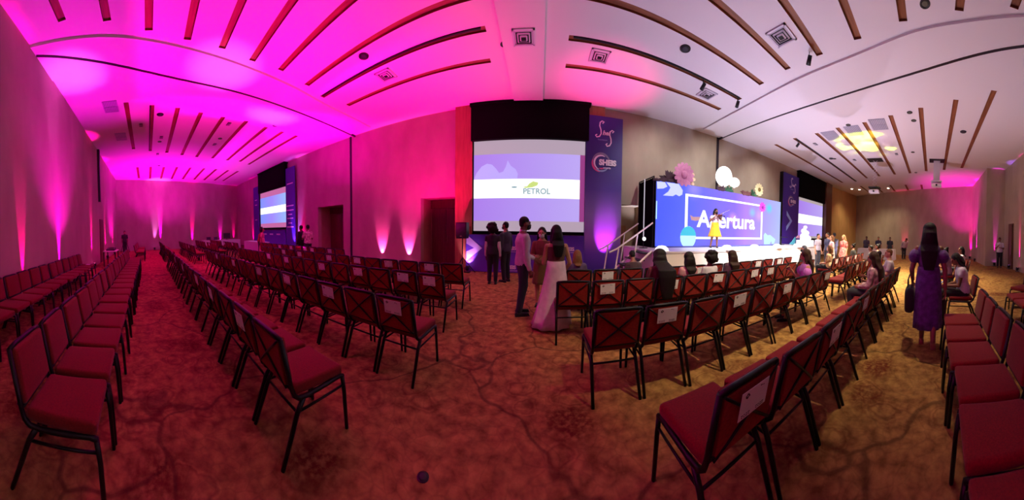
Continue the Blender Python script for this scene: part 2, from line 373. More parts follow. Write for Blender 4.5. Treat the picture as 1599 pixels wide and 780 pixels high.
# ceiling: plates with open slots, each slot a trough of dark wood
SW = .085
BAYS = [
    (-27, -16.0, [(-.55, -20.3, -16.9), (.35, -20.6, -16.9), (1.25, -20.7, -17.0), (2.15, -20.8, -17.0), (3.1, -20.9, -17.1), (4.1, -21, -17.2), (5.0, -21.1, -17.3), (5.95, -21.2, -17.4), (6.75, -21.3, -17.5)]),
    (-16.0, -7.0, [(-.6, -13.2, -8.46), (.28, -13.6, -8.71), (1.2, -13.9, -8.88), (2.1, -14.3, -9.12), (3.02, -14.6, -9.3), (4.02, -14.7, -9.36), (5.04, -14.95, -9.58), (5.92, -15.0, -9.7), (6.74, -15.5, -9.78)]),
    (-7.0, -1.05, [(-1.6, -4.9, -1.3), (-.71, -5.16, -1.3), (.15, -5.5, -1.3), (1.03, -5.72, -1.3), (1.89, -5.82, -1.3), (2.76, -5.99, -1.3), (3.62, -6.0, -1.3), (4.66, -6.19, -1.3), (5.48, -6.43, -1.24), (6.52, -6.25, -1.34)]),
    (.15, 6.9, [(-1.4, .6, 4.4), (-.4, .6, 4.7), (.7, .6, 4.96), (1.74, .6, 5.24), (2.75, .6, 5.4), (3.72, .6, 5.48), (4.72, .6, 5.61), (5.8, .6, 5.82), (6.78, .63, 5.8)]),
    (6.9, 19.3, [(-1.68, 7.03, 15.1), (-.63, 7.74, 15.7), (.5, 8.3, 16.1), (1.6, 8.76, 16.7), (2.68, 9.13, 17.0), (3.86, 9.31, 17.45), (4.9, 9.5, 17.9), (6.05, 9.58, 18.8), (7.26, 9.79, 19.0)]),
    (19.3, 27, [(-.3, 20.2, 21.6), (1.0, 20.2, 22.2), (2.3, 20.3, 22.6), (3.6, 20.4, 23.2), (4.9, 20.5, 23.8), (6.2, 20.6, 24.4)]),
]
ce = MB(); slots = []
def cq(x0, x1, y0, y1, z=CEIL): ce.quad((x0, y0, z), (x1, y0, z), (x1, y1, z), (x0, y1, z))
for x0, x1, rows in BAYS:
    y = -7.0
    for (yc, a, b) in sorted(rows):
        cq(x0, x1, y, yc - SW); cq(x0, a, yc - SW, yc + SW); cq(b, x1, yc - SW, yc + SW); y = yc + SW
        slots.append((a, b, yc))
    cq(x0, x1, y, 10.2)
cq(-1.05, .15, -7, 10.2)
ceil = struct('ceiling', ce, M_CEIL, 'white ceiling with long dark slots')
for a, b, yc in slots:
    m = MB(); h = .05
    m.quad((a, yc - SW, CEIL), (b, yc - SW, CEIL), (b, yc - SW, CEIL + h), (a, yc - SW, CEIL + h)); m.quad((a, yc + SW, CEIL), (b, yc + SW, CEIL), (b, yc + SW, CEIL + h), (a, yc + SW, CEIL + h))
    m.quad((a, yc - SW, CEIL + h), (b, yc - SW, CEIL + h), (b, yc + SW, CEIL + h), (a, yc + SW, CEIL + h))
    m.quad((a, yc - SW, CEIL), (a, yc + SW, CEIL), (a, yc + SW, CEIL + h), (a, yc - SW, CEIL + h)); m.quad((b, yc - SW, CEIL), (b, yc + SW, CEIL), (b, yc + SW, CEIL + h), (b, yc - SW, CEIL + h))
    s = m.build('slot_trough', M_SLOT, ceil)
    if abs(yc - 5.48) < .05 or abs(yc - 5.8) < .05 or abs(yc - 6.05) < .05 or abs(yc - .28) < .05:
        MB().b6(a + .1, b - .1, yc - .075, yc - .035, CEIL - .03, CEIL + .05).build('track_rail', M_BLACK, s)
# shallow dropped soffit down the middle bay, with the vent in it
struct('trim_1', MB().b6(-.93, .05, -6.5, YF - .35, CEIL - .07, CEIL - .002), M_CEIL, 'dropped soffit band across the middle of the ceiling')
def polyline_strip(pts, w, z0, z1):
    m = MB(); rs = []
    for i, p in enumerate(pts):
        a = Vector(pts[max(i - 1, 0)]); b = Vector(pts[min(i + 1, len(pts) - 1)]); d = (b - a).normalized(); n = Vector((-d.y, d.x)) * w / 2; p = Vector(p)
        rs.append([(*(p + n), z0), (*(p - n), z0), (*(p - n), z1), (*(p + n), z1)])
    return m.rings(rs)
def smooth_line(pts, n=6):
    out = []
    for i in range(len(pts) - 1):
        a, b, c, d = (Vector(pts[max(i - 1, 0)]), Vector(pts[i]), Vector(pts[i + 1]), Vector(pts[min(i + 2, len(pts) - 1)]))
        for k in range(n):
            t = k / n; out.append(.5 * (2 * b + (c - a) * t + (2 * a - 5 * b + 4 * c - d) * t * t + (3 * b - a - 3 * c + d) * t ** 3))
    return out + [Vector(pts[-1])]
def band(inner, outer, z0, z1):
    a, b = smooth_line(inner), smooth_line(outer)
    return MB().rings([[(*p, z0), (*q, z0), (*q, z1), (*p, z1)] for p, q in zip(a, b)])
BZ = CEIL - .06
struct('trim_12', band([(6.35, 8.5), (6.2, 6.0), (5.95, 4.0), (5.65, 2.0), (5.15, .4), (4.75, -.9), (4.0, -2.6)], [(8.6, 8.5), (8.6, 6.0), (8.55, 4.0), (8.35, 1.9), (7.95, .4), (7.35, -.75), (5.9, -2.4)], BZ, CEIL - .002), M_CEIL, 'dropped soffit band either side of the right partition track')
struct('trim_13', band([(-6.8, 8.5), (-6.7, 6.0), (-6.45, 4.4), (-6.2, 2.6), (-5.9, .9), (-5.5, -.8), (-5.2, -2.49)], [(-9.5, 8.5), (-9.3, 6.2), (-9.05, 4.6), (-8.65, 2.6), (-8.25, 1.0), (-7.6, -.6), (-6.6, -2.49)], BZ, CEIL - .002), M_CEIL, 'dropped soffit band either side of the left partition track')
struct('trim_2', polyline_strip(smooth_line([(-8.02, 8.84), (-7.48, 3.57), (-6.95, .5), (-5.5, -2.48)]), .07, BZ - .012, CEIL - .004), M_TRACKLINE, 'folding partition track across the ceiling on the left')
struct('trim_3', polyline_strip(smooth_line([(7.55, 8.84), (7.25, 3.8), (6.5, .7), (5.1, -1.9), (4.2, -3.4)]), .07, BZ - .012, CEIL - .004), M_TRACKLINE, 'folding partition track across the ceiling on the right')
struct('trim_4', MB().b6(-8.34, -8.24, YF - .04, YF + .02, 0, CEIL), M_TRACKLINE, 'dark partition jamb on the left of the front wall')
struct('trim_5', MB().b6(7.42, 7.54, YF - .04, YF + .02, 0, CEIL), M_TRACKLINE, 'dark partition jamb above the stage screen')
struct('trim_6', MB().b6(-3.06, -2.42, YF - .18, YF + .02, 0, CEIL), M_WOODP, 'wooden pilaster left of the middle screen')
struct('trim_7', MB().b6(1.6, 2.25, YF - .1, YF + .02, 0, CEIL), M_WOODP, 'wooden pilaster behind the tall banner')
struct('trim_8', MB().b6(18.55, 19.7, YF - .4, YF + .02, 0, CEIL), mat('dark_pilaster', (112, 70, 48), .5, rgb2=(88, 52, 36), nscale=3, stretch=(4, 4, .4)), 'brown pilaster right of the right screen')
struct('trim_9', MB().b6(-13.05, -12.85, YB - .02, YB + .12, 3.2, CEIL), M_TRACKLINE, 'dark fitting high on the rear wall')
struct('trim_10', MB().b6(-13.9, -13.0, YB - .02, YB + .04, 0, 2.3), M_DOOR, 'dark service door leaf in the rear wall')
struct('trim_11', MB().b6(12.9, 13.7, -4.36, -4.3, 0, 2.5).b6(12.98, 13.62, -4.3, -4.27, .02, 2.42), M_DOOR, 'dark doorway in the recessed rear wall')
for i, (a, b) in enumerate([(-23, -10.9), (-8.8, -4.6)]):
    struct('baseboard_%s' % ('left', 'middle')[i], MB().b6(a, b, YF - .02, YF + .01, 0, .12), M_DOOR)

# ------------------------------------------------------------------ ceiling fittings
def vent(x, y, s, label, rot=0.0):
    t = thing('ceiling_vent', label, 'vent', (x, y, CEIL if not -.93 < x < .05 else CEIL - .07), rot, 'square air diffusers')
    fr = MB()
    for a, b in ((-1, 0), (1, 0), (0, -1), (0, 1)):
        fr.box((a * s * .46, b * s * .46, -.015), (s * (.08 if a else 1), s * (.08 if b else 1), .03))
    fr.build('frame', M_VENT, t)
    MB().box((0, 0, -.004), (s * .86, s * .86, .006)).build('backing', M_DARK, t)
    for k in range(3):
        q = s * (.38 - .12 * k); w = s * .035; m = MB()
        for a, b in ((-1, 0), (1, 0), (0, -1), (0, 1)):
            rot_ = Matrix.Rotation(.7 * (-a if a else b), 3, 'Y' if a else 'X')
            m.box((a * q, b * q, -.02 - .012 * k), (w * 1.9 if a else 2 * q, w * 1.9 if b else 2 * q, .006), rot_)
        m.build('louver_ring', M_VENT, t)
vent(-.42, 5.72, .5, 'square ceiling vent set in the dropped soffit above the middle screen')
vent(1.43, 5.98 + .25, .48, 'square ceiling vent between two slots right of the soffit')
vent(4.84, 6.32, .5, 'square ceiling vent near the front slot before the stage')
vent(4.47, 3.24, .5, 'big square ceiling vent nearest the camera on the right')
vent(-4.19, 5.95, .48, 'square ceiling vent in pink light left of the middle screen')
def grille(x, y, lx, ly, label):
    t = thing('return_grille', label, 'grille', (x, y, CEIL - .003), 0, 'grey return grilles')
    for sx in (-1, 1):
        MB().box((sx * lx / 4, 0, -.008), (lx / 2 - .03, ly, .016)).build('grille_panel', M_GRILLE, t)
    m = MB()
    for k in range(9): m.box((0, -ly / 2 + ly * (k + .5) / 9, -.02), (lx - .05, .012, .012))
    m.build('louver', M_VENT, t)
grille(9.95, 4.4, .95, .62, 'grey ceiling grille closest to the stage on the right')
grille(9.75, 3.3, .95, .62, 'grey ceiling grille in the middle of the right hand three')
grille(9.4, 2.18, .95, .62, 'grey ceiling grille farthest from the stage on the right')
grille(-8.64, -1.15, .8, .5, 'grey ceiling grille nearer the camera above the left rows')
grille(-11.41, -1.08, .9, .5, 'grey ceiling grille farther off above the left rows')
def ceil_disc(x, y, r, label, cat='ceiling speaker', name='ceiling_speaker', group='round ceiling speakers'):
    t = thing(name, label, cat, (x, y, CEIL), 0, group)
    MB().lathe((0, 0, 0), [(r, 0), (r, -.02), (r * .86, -.03), (r * .8, -.012), (.002, -.016)], 20).build('rim', M_DARK, t, True)
    MB().lathe((0, 0, -.012), [(r * .78, 0), (r * .5, -.014), (.002, -.018)], 16).build('mesh_cover', mat('speaker_mesh', (34, 36, 48), .6), t, True)
for x, y, l in [(-4.18, 4.96, 'round dark ceiling speaker above the left rows in pink light'), (3.22, 5.1, 'round dark ceiling speaker between slots right of the soffit'), (-9.38, .6, 'small round ceiling speaker near the rear in the far left bay'), (9.99, -1.14, 'round dark ceiling speaker at the right edge of the picture'), (12.9, 5.66, 'round ceiling speaker near the stage in the right hand bay'), (-9.23, 5.28, 'round ceiling speaker near the partition track on the left')]:
    ceil_disc(x, y, .13, l)
def slot_vent(x, y, label, lx=.28, ly=.14):
    t = thing('slot_diffuser', label, 'vent', (x, y, CEIL), 0, 'small dark slot diffusers')
    MB().box((0, 0, -.01), (lx, ly, .02)).build('plate', M_DARK, t); MB().box((0, .03, -.024), (lx * .8, .02, .012)).box((0, -.03, -.024), (lx * .8, .02, .012)).build('blade', M_VENT, t)
for x, y, l in [(-9.83, 3.42, 'slot diffuser in the near left bay toward the stage side'), (-12.33, 3.51, 'slot diffuser midway in the left bay'), (-10.29, -.14, 'slot diffuser near the rear of the left bay'), (-14.13, .7, 'dark slot diffuser at the end of the left bay'), (-11.66, .77, 'slot diffuser between the two rear slots on the left'), (12.84, 1.97, 'slot diffuser in the right bay above the walking woman'), (13.49, 4.37 + .1, 'slot diffuser next to the projector opening on the right'), (10.6, 5.5, 'slot diffuser near the stage end of the right bay')]:
    slot_vent(x, y, l)
# lit spotlights near the far right corner
for i, (x, y) in enumerate([(21.5, 7.3), (21.9, 6.7), (22.2, 5.4), (21.5, 3.95)]):
    t = thing('ceiling_spotlight', ['lit ceiling spotlight nearest the tan corner wall', 'lit ceiling spotlight second from the tan corner wall', 'lit ceiling spotlight above the hanging projector', 'lit ceiling spotlight right of the hanging projector'][i], 'spotlight', (x, y, CEIL - .002), 0, 'lit spotlights at the far right')
    MB().lathe((0, 0, 0), [(.14, 0), (.14, -.03), (.11, -.04), (.1, .0)], 16).build('trim_ring', M_WHITEP, t, True)
    MB().ell((0, 0, -.03), .1, .1, .05).build('bulb', mat('spot_bulb', (255, 236, 200), emit=14), t, True)
    lamp('spot_light', (x, y, CEIL - .12), (x + .6, y, 0), WARM, 230, 105, 1, .08)
# projectors let down through openings in the ceiling
def projector(x, y, zb, kind, label):
    t = thing('projector', label, 'projector', (x, y, zb))
    MB().box((0, 0, .07), (.42, .55, .14)).box((0, 0, .16), (.3, .4, .04)).build('body', M_WHITEP, t)
    MB().lathe((-.22, .0, .07), [(.05, -.02), (.05, .03), (.04, .05)], 14, Matrix.Rotation(-PI / 2, 3, 'Y')).build('lens', M_DARK, t)
    MB().box((0, 0, .3), (.5, .62, .05)).tube([(-.2, -.25, .18), (-.2, -.25, .3)], .012).tube([(.2, .25, .18), (.2, .25, .3)], .012).tube([(-.2, .25, .18), (-.2, .25, .3)], .012).tube([(.2, -.25, .18), (.2, -.25, .3)], .012).build('cage', M_DARK if kind == 0 else M_VENT, t)
    H = CEIL - zb
    if kind == 0:
        for s_ in (-1, 1):
            m = MB(); n = 8; z0 = .33
            pts = [(0.02 * s_, (.12 if k % 2 else -.12) * s_, z0 + (H - .05 - z0) * k / n) for k in range(n + 1)]
            m.tube(pts, .014, 6).build('scissor_arm', M_VENT, t)
    else:
        MB().box((0, 0, .32 + (H - .32) / 2), (.12, .36, H - .34)).build('drop_column', M_VENT, t)
    MB().b6(-.32, .32, -.42, .42, H - .03, H - .006).build('opening', M_DARK, t)
projector(13.7, 3.3, 4.05, 0, 'projector let down on a scissor arm near the far corner')
projector(13.9, -.15, 4.45, 1, 'projector hanging on a broad white column at the right')
# ------------------------------------------------------------------ screens
def flat(name, x0, x1, z0, z1, y, m, parent, th=.004):
    return MB().b6(x0, x1, y - th, y, z0, z1).build(name, m, parent)
E_GREY = mat('screen_grey', (178, 158, 176), emit=1.0)
E_LAV = led_mat('screen_lavender', [(0, (170, 128, 236)), (.5, (180, 150, 242)), (1, (190, 170, 245))], -2, 2)
E_WHITE = mat('screen_white', (255, 255, 255), emit=1.25)
E_SHAPE = mat('screen_shape', (190, 172, 255), emit=1.0)
E_MAG = mat('screen_edge_magenta', (150, 60, 130), emit=1.0)
E_CYANW = led_mat('screen_blue', [(0, (120, 150, 255)), (.5, (160, 140, 255)), (1, (150, 190, 255))], -2, 2)
E_GREEN = mat('logo_green', (206, 226, 130), emit=1); E_TEAL = mat('logo_teal', (140, 172, 182), emit=1); E_YEL = mat('logo_yellow', (224, 226, 120), emit=1)
def screen(xc, half, label, lav, z=(1.46, 1.82, 2.62, 3.29, 4.16, 4.64), grey=E_GREY, logo=True, right_edge=True):
    y = YF - .12
    t = thing('projection_screen', label, 'projection screen', (xc, y, 0), 0)
    w = half
    MB().b6(-w - .08, w + .1, -.0, .1, z[0] - .12, z[0]).b6(-w - .08, -w, 0, .1, z[0], z[5]).b6(w, w + .1, 0, .1, z[0], z[5]).build('border', M_MASK, t)
    MB().b6(-w - .08, w + .1, -.16, .1, z[5], CEIL - .01).b6(-w - .12, w + .16, -.2, .1, CEIL - .09, CEIL - .01).build('top_masking', M_MASK, t)
    p = MB().b6(-w, w, .0, .05, z[0], z[5]).build('image', grey, t)
    flat('image_band', -w, w, z[3], z[4], -.001, lav, p); flat('image_band', -w, w, z[1], z[2], -.001, lav, p)
    flat('white_band', -w, w, z[2], z[3], -.001, E_WHITE, p)
    if right_edge: flat('image_edge', w - .17, w - .0, z[1], z[4], -.006, E_MAG, p)
    if logo:
        sh = [(-w, 3.3), (-w + .1, 3.52), (-w + .28, 3.74), (-w + .48, 3.84), (-w + .66, 3.8), (-w + .8, 3.66), (-w + .92, 3.5), (-w + 1.06, 3.54), (-w + 1.16, 3.72), (-w + 1.22, 3.93), (-w + 1.33, 3.74), (-w + 1.5, 3.62), (-w + 1.58, 3.46), (-w + 1.56, 3.3)]
        MB().prism(sh, -.008, -.005).build('pale_shape', E_SHAPE, p)
        text('logo_text', 'PETROL', .27, (.28 , -.008, 2.85), E_TEAL, p, .006)
        lz = [(-.32, 3.02), (-.2, 3.0), (-.05, 3.03), (.02, 3.12), (.15, 3.2), (.34, 3.16), (.3, 3.06), (.12, 2.99), (-.1, 2.97)]
        MB().prism(lz, -.009, -.005).build('logo_mark', E_GREEN, p)
        MB().ell((-.5, -.007, 3.0), .1, .004, .03).build('logo_dot', E_TEAL, p)
    return t
screen(-.41, 1.96, 'middle projection screen with lavender picture and white sponsor band', E_LAV)
screen(-15.93, 1.9, 'far left projection screen glowing blue with a white band', E_CYANW, (1.68, 2.0, 2.72, 3.2, 3.97, 4.36), mat('screen_pinkgrey', (206, 110, 170), emit=.9), False, False)
screen(16.5, 1.95, 'right projection screen beyond the stage with a white band', E_LAV, (1.34, 1.5, 2.38, 3.03, 3.95, 4.16), mat('screen_tan', (186, 170, 170), emit=.95), False, False)

# ------------------------------------------------------------------ banners
M_BAN = print_mat('banner_print_glow', [(0, (44, 30, 130)), (.12, (84, 52, 170)), (.24, (150, 104, 200)), (.38, (132, 120, 190)), (.54, (74, 60, 152)), (.75, (38, 24, 120)), (1, (40, 20, 122))], 0, 5.5)  # printed gradient; paler low stops paint in the foot light's glow
M_BAN2 = print_mat('banner_print_right', [(0, (66, 44, 168)), (.3, (70, 40, 160)), (1, (52, 36, 140))], 0, 5.5)
M_BAND = print_mat('backdrop_print', [(0, (96, 50, 190)), (.4, (92, 56, 190)), (1, (52, 28, 140))], 0, 1.45)
M_LOGO = mat('logo_white', (238, 228, 246), .5); M_CHEV = mat('chevron_lilac', (196, 188, 238), .5); M_CHEVB = mat('chevron_blue', (150, 190, 255), .5)
M_ARC = [mat('logo_grey', (120, 116, 150), .5), mat('logo_pink', (214, 70, 150), .5), M_LOGO, mat('logo_bluegrey', (150, 170, 226), .5)]
def ribbon(name, pts, w, y, m, parent):
    mb = MB(); n = len(pts)
    L_, R_ = [], []
    for i, (x, z) in enumerate(pts):
        a, b = pts[max(i - 1, 0)], pts[min(i + 1, n - 1)]; d = Vector((b[0] - a[0], b[1] - a[1])).normalized()
        ww = (w[i] if isinstance(w, list) else w) / 2
        L_.append((x - d.y * ww, z + d.x * ww)); R_.append((x + d.y * ww, z - d.x * ww))
    mb.prism(L_ + R_[::-1], y - .004, y); return mb.build(name, m, parent)
def she_logo(t, x, z, s, y):
    """script word mark: two tall s strokes with the small letters between them"""
    S1 = [(.12, .62), (.2, .7), (.1, .74), (.0, .66), (-.02, .5), (.05, .3), (.06, .12), (-.02, -.02), (-.16, -.06), (-.22, .02), (-.14, .07)]
    ribbon('script_stroke', [(x + (a - .12) * s, z + b * s) for a, b in S1], .06 * s, y, M_LOGO, t)
    ribbon('script_stroke', [(x + (a * .95 + .40) * s, z + (b - .40) * s) for a, b in S1], .06 * s, y, M_LOGO, t)
    text('script_letters', 'hei', .30 * s, (x + .19 * s, y - .002, z + .17 * s), M_LOGO, t, .012 * s, .002, 0, .25)
    text('script_caption', 'foundation', .11 * s, (x + .02 * s, y - .002, z - .17 * s), M_ARC[3], t, 0, .002)
def ring_logo(t, x, z, s, y):
    for k, (a0, a1, r, w, mi) in enumerate([(20, 175, .3, .09, 0), (60, 250, .24, .06, 2), (165, 262, .31, .07, 1), (230, 330, .28, .06, 3), (250, 300, .2, .05, 1)]):
        n = 10; ribbon('ring_arc', [(x + r * s * math.cos(R(a0 + (a1 - a0) * i / n)), z + r * s * math.sin(R(a0 + (a1 - a0) * i / n))) for i in range(n + 1)], [w * s * (.35 + .65 * math.sin(PI * i / n)) for i in range(n + 1)], y - .004 * k, M_ARC[mi], t)
    text('ring_word', 'SHEIS', .25 * s, (x + .22 * s, y - .03, z + .0 * s), M_LOGO, t, .014 * s, .003)
    text('ring_caption', 'awards', .09 * s, (x + .2 * s, y - .03, z - .17 * s), M_LOGO, t, .002, .002)
def chevron(t, pts, w, y, m):
    (x0, z0), (x1, z1), (x2, z2) = pts
    MB().prism([(x0, z0), (x1, z1), (x2, z2), (x2, z2 + w * 1.1), (x1 - w, z1), (x0, z0 - w * 1.1)], y - .004, y).build('chevron', m, t)

yb = YF - .17
t = thing('tall_banner', 'tall purple banner with two white logos right of the middle screen', 'banner', (0, yb, 0))
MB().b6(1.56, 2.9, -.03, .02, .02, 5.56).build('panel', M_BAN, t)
MB().b6(1.56, 1.6, .02, .07, .0, 5.5).b6(2.84, 2.88, .02, .07, 0, 5.5).b6(1.56, 2.88, .02, .07, 2.6, 2.64).build('frame', M_BLACK, t)
she_logo(t, 2.14, 4.86, .72, -.034); ring_logo(t, 2.12, 3.93, 1.05, -.034)
t = thing('low_backdrop', 'low purple backdrop with a big white chevron under the middle screen', 'backdrop', (0, yb - .03, 0))
MB().b6(-2.62, 1.55, -.03, .02, .02, 1.33).build('panel', M_BAND, t)
chevron(t, [(-2.6, 1.33), (-2.02, .85), (-2.6, .38)], .3, -.034, M_CHEV)
for xx in (-1.02, .05, 1.0):
    text('sponsor_word', 'SHEIS', .17, (xx, -.034, .86), M_LOGO, t, .008, .002); text('sponsor_word', 'SHEIS', .17, (xx, -.034, .2), M_LOGO, t, .008, .002)
    MB().b6(xx - .36, xx + .36, -.036, -.032, .74, .752).b6(xx - .36, xx + .36, -.036, -.032, .08, .092).build('rule', M_LOGO, t)
t = thing('tall_banner', 'tall purple banner with a blue chevron between the stage and right screen', 'banner', (0, yb, 0))
MB().b6(12.55, 14.5, -.03, .02, .9, 5.4).build('panel', M_BAN2, t)
MB().b6(12.5, 12.56, -.05, .25, .5, 5.4).b6(14.45, 14.5, .02, .07, 0, 5.4).b6(12.6, 12.66, .02, .07, 0, 1).build('frame', M_BLACK, t)
she_logo(t, 13.6, 4.62, .8, -.034); ring_logo(t, 13.5, 3.7, 1.05, -.034)
chevron(t, [(13.05, 3.06), (13.72, 2.45), (13.05, 1.8)], .26, -.034, M_CHEVB)
t = thing('tall_banner', 'narrow purple sponsor banner right of the far left screen', 'banner', (0, yb, 0))
MB().b6(-13.9, -12.85, -.03, .02, .02, 5.45).build('panel', M_BAN2, t)
for k, (z, w) in enumerate([(4.4, .7), (3.0, .8), (2.72, .8), (2.45, .45), (2.2, .7), (1.9, .4), (1.65, .75)]):
    MB().b6(-13.4 - w / 2, -13.4 + w / 2, -.035, -.03, z, z + .07).build('printed_rule', M_LOGO, t)
t = thing('tall_banner', 'narrow purple sponsor banner left of the far left screen', 'banner', (0, yb, 0))
MB().b6(-19.0, -18.0, -.03, .02, .02, 5.0).build('panel', M_BAN2, t)
for z in (3.9, 3.5, 2.3): MB().b6(-18.7, -18.3, -.035, -.03, z, z + .07).build('printed_rule', M_LOGO, t)
t = thing('low_backdrop', 'low purple backdrop under the far left screen', 'backdrop', (0, yb - .03, 0))
MB().b6(-17.95, -13.95, -.03, .02, .02, 1.5).build('panel', M_BAND, t)
for xx in (-16.9, -15.9, -14.9): MB().b6(xx - .25, xx + .25, -.035, -.03, 1.15, 1.25).build('printed_rule', M_LOGO, t)

# ------------------------------------------------------------------ stage with its LED wall
SX0, SX1, SY, SZ = 2.97, 12.4, 5.9, 1.0
t = thing('stage', 'raised stage with a plain white cloth front', 'stage', (0, SY, 0))
MB().b6(SX0, SX1, 0, .02, 0, SZ - .05).b6(SX0, SX0 + .02, 0, 2.6, 0, SZ - .05).b6(SX1 - .02, SX1, 0, 2.6, 0, SZ - .05).build('skirt', M_STAGE, t)
for k in range(8):
    a = SX0 + (SX1 - SX0) * k / 8; b = SX0 + (SX1 - SX0) * (k + 1) / 8
    MB().b6(a + .003, b - .003, -.02, 2.62, SZ - .05, SZ).build('deck_panel', M_STAGETOP, t)
LX0, LX1, LY = 3.68, 10.58, 7.4
LED = led_mat('led_picture', [(0, (76, 96, 255)), (.16, (84, 104, 255)), (.34, (118, 108, 252)), (.52, (140, 108, 250)), (.62, (182, 130, 255)), (.8, (176, 160, 255)), (1, (176, 192, 255))], LX0, LX1,
              [(7.95, 3.2, .55, (120, 220, 255)), (9.62, 1.8, .34, (90, 220, 250)), (8.4, 1.5, .3, (150, 200, 255)), (6.3, 2.9, .8, (196, 130, 250)), (9.5, 2.6, .5, (214, 220, 255)), (7.2, 1.15, .35, (216, 150, 250)), (7.15, 2.85, .3, (220, 180, 250)), (8.9, 1.4, .4, (220, 170, 255)), (5.2, 2.1, .5, (150, 140, 250))], 1.05)
t = thing('led_wall', 'wide blue and violet LED wall reading Apertura on the stage', 'LED screen', (0, LY, SZ + .003))
MB().b6(LX0, LX1, .0, .08, 0, 2.22).build('display', LED, t)
MB().b6(LX0 - .03, LX1 + .03, .08, .16, 0, 2.24).b6(LX0 - .03, LX0, -.01, .16, 0, 2.24).b6(LX1, LX1 + .03, -.01, .16, 0, 2.24).build('cabinet_back', M_BLACK, t)
MB().b6(LX0, LX1, -.03, .0, -.0, .05).build('kick_rail', mat('led_rail', (70, 76, 150), .4), t)
EF = mat('led_white', (255, 255, 255), emit=1.35)
for nm, q in (('graphic_frame', (4.84, 9.12, 1.82, 1.9)), ('graphic_frame', (4.84, 9.12, .3, .38)), ('graphic_frame', (4.84, 4.95, .3, 1.9)), ('graphic_frame', (9.01, 9.12, .3, 1.9))):
    flat(nm, *q, -.002, EF, t)
text('title_word', 'Apertura', .86, (6.98, -.012, 1.02), EF, t, .022, .003)
PAL = mat('led_pale', (206, 212, 255), emit=1.1)
MB().prism([(3.7, 2.19), (4.0, 2.2), (4.1, 2.06), (3.95, 1.98), (3.72, 1.95)], -.006, -.002).build('graphic_shape', PAL, t)
MB().prism([(4.06, 2.2), (4.55, 2.2), (4.72, 2.0), (4.7, 1.85), (4.58, 1.78), (4.44, 1.83), (4.32, 1.76), (3.94, 1.75), (4.14, 1.9), (4.22, 2.04)], -.006, -.002).build('graphic_shape', PAL, t)
CYW = mat('led_ice', (190, 240, 250), emit=1.1)
MB().prism([(9.3, .06), (9.25, .5), (9.35, .62), (9.55, .5), (9.75, .52), (10.2, .3), (10.1, .1), (9.95, .06), (9.85, .22), (9.72, .06)], -.006, -.002).build('graphic_shape', CYW, t)
TQ = mat('led_turquoise', (40, 200, 235), emit=1.0)
MB().prism([(5.0 + .34 * math.cos(a), .36 + .4 * math.sin(a)) for a in [2 * PI * k / 18 for k in range(18)]], -.008, -.004).build('graphic_bulb', CYW, t)
MB().prism([(5.0 + .33 * math.cos(a), .42 + .33 * math.sin(a)) for a in [PI * k / 10 for k in range(11)]], -.012, -.008).build('graphic_bulb_cap', TQ, t)
flat('graphic_bar', 3.69, 3.73, .95, 1.55, -.002, CYW, t)
MB().prism([(5.06, 1.16), (5.2, 1.1), (5.5, 1.12), (5.6, 1.02), (5.3, .96), (5.12, .98)], -.006, -.002).build('graphic_leaf', mat('led_sand', (206, 150, 160), emit=1), t)
# black drape and truss at the left side of the wall
t = thing('side_drape', 'black pleated drape closing the left side of the LED wall', 'drape', (3.62, 7.45, .0))
m = MB(); n = 24; r0 = []
for k in range(n + 1): r0.append((.035 * math.sin(k * 2.2), 1.25 * k / n))
m.rings([[(a, b, z) for a, b in r0] + [(a + .02, b, z) for a, b in r0[::-1]] for z in (1.0, 2.2, 3.32)]).build('cloth', M_MASK, t)
MB().tube([(0, 0, 1.0), (0, 0, 3.36)], .025).tube([(0, 1.25, 1.0), (0, 1.25, 3.36)], .025).tube([(0, 0, 3.36), (0, 1.25, 3.36)], .025).build('pipe_frame', M_BLACK, t)
t = thing('led_strip_pole', 'thin white light pole with lamp at the stage wing', 'light pole', (3.22, 7.3, SZ))
MB().tube([(0, 0, .36), (0, 0, 2.2)], .016).build('tube_light', mat('strip_glow', (235, 225, 240), emit=.7), t); MB().cyl((0, 0, 0), .14, .02).tube([(0, 0, .02), (0, 0, .36)], .012).build('stand', M_BLACK, t)
MB().ell((0, -.06, .3), .06, .05, .06).build('lamp_head', M_GLOW, t, True)

for i, x in enumerate([3.2, 5.6, 6.98, 8.4, 10.0]):
    t = thing('footlight_dome', ['white half-round footlight at the left end of the stage edge', 'white half-round footlight right of the violinist', 'white half-round footlight in the middle of the stage edge', 'white half-round footlight second from the right end of the stage edge', 'white half-round footlight at the right end of the stage edge'][i], 'footlight', (x, SY + .1, SZ), 0, 'footlights along the stage edge')
    MB().lathe((0, 0, 0), [(.2, 0), (.2, .03), (.17, .1), (.1, .155), (.002, .17)], 16).build('dome', M_GLOWS, t, True)
    MB().lathe((0, 0, -.0), [(.225, 0), (.225, .02), (.2, .025)], 16).build('rim', M_WHITEP, t)
# stage stairs with railings
t = thing('stage_stairs', 'white stage stairs with tubular handrails left of the stage', 'stairs', (1.82, 6.15, 0))
for k in range(5):
    MB().b6(.2 * k + .12, .2 * k + .36, .03, 1.0, .19 * (k + 1) - .03, .19 * (k + 1)).build('tread', M_DARK, t)
for yy in (0.0, 1.03):
    MB().tube([(.02, yy, .02), (1.14, yy, 1.0)], .03, 6).build('stringer', M_WHITEP, t)
    MB().tube([(-.05, yy, .98), (.15, yy, 1.07), (1.08, yy, 1.72), (1.16, yy, 1.78)], .022, 8).build('handrail', M_WHITEP, t)
    MB().tube([(.05, yy, .05), (.2, yy, 1.1)], .02).build('post', M_WHITEP, t); MB().tube([(.6, yy, .55), (.72, yy, 1.46)], .02).build('post', M_WHITEP, t)
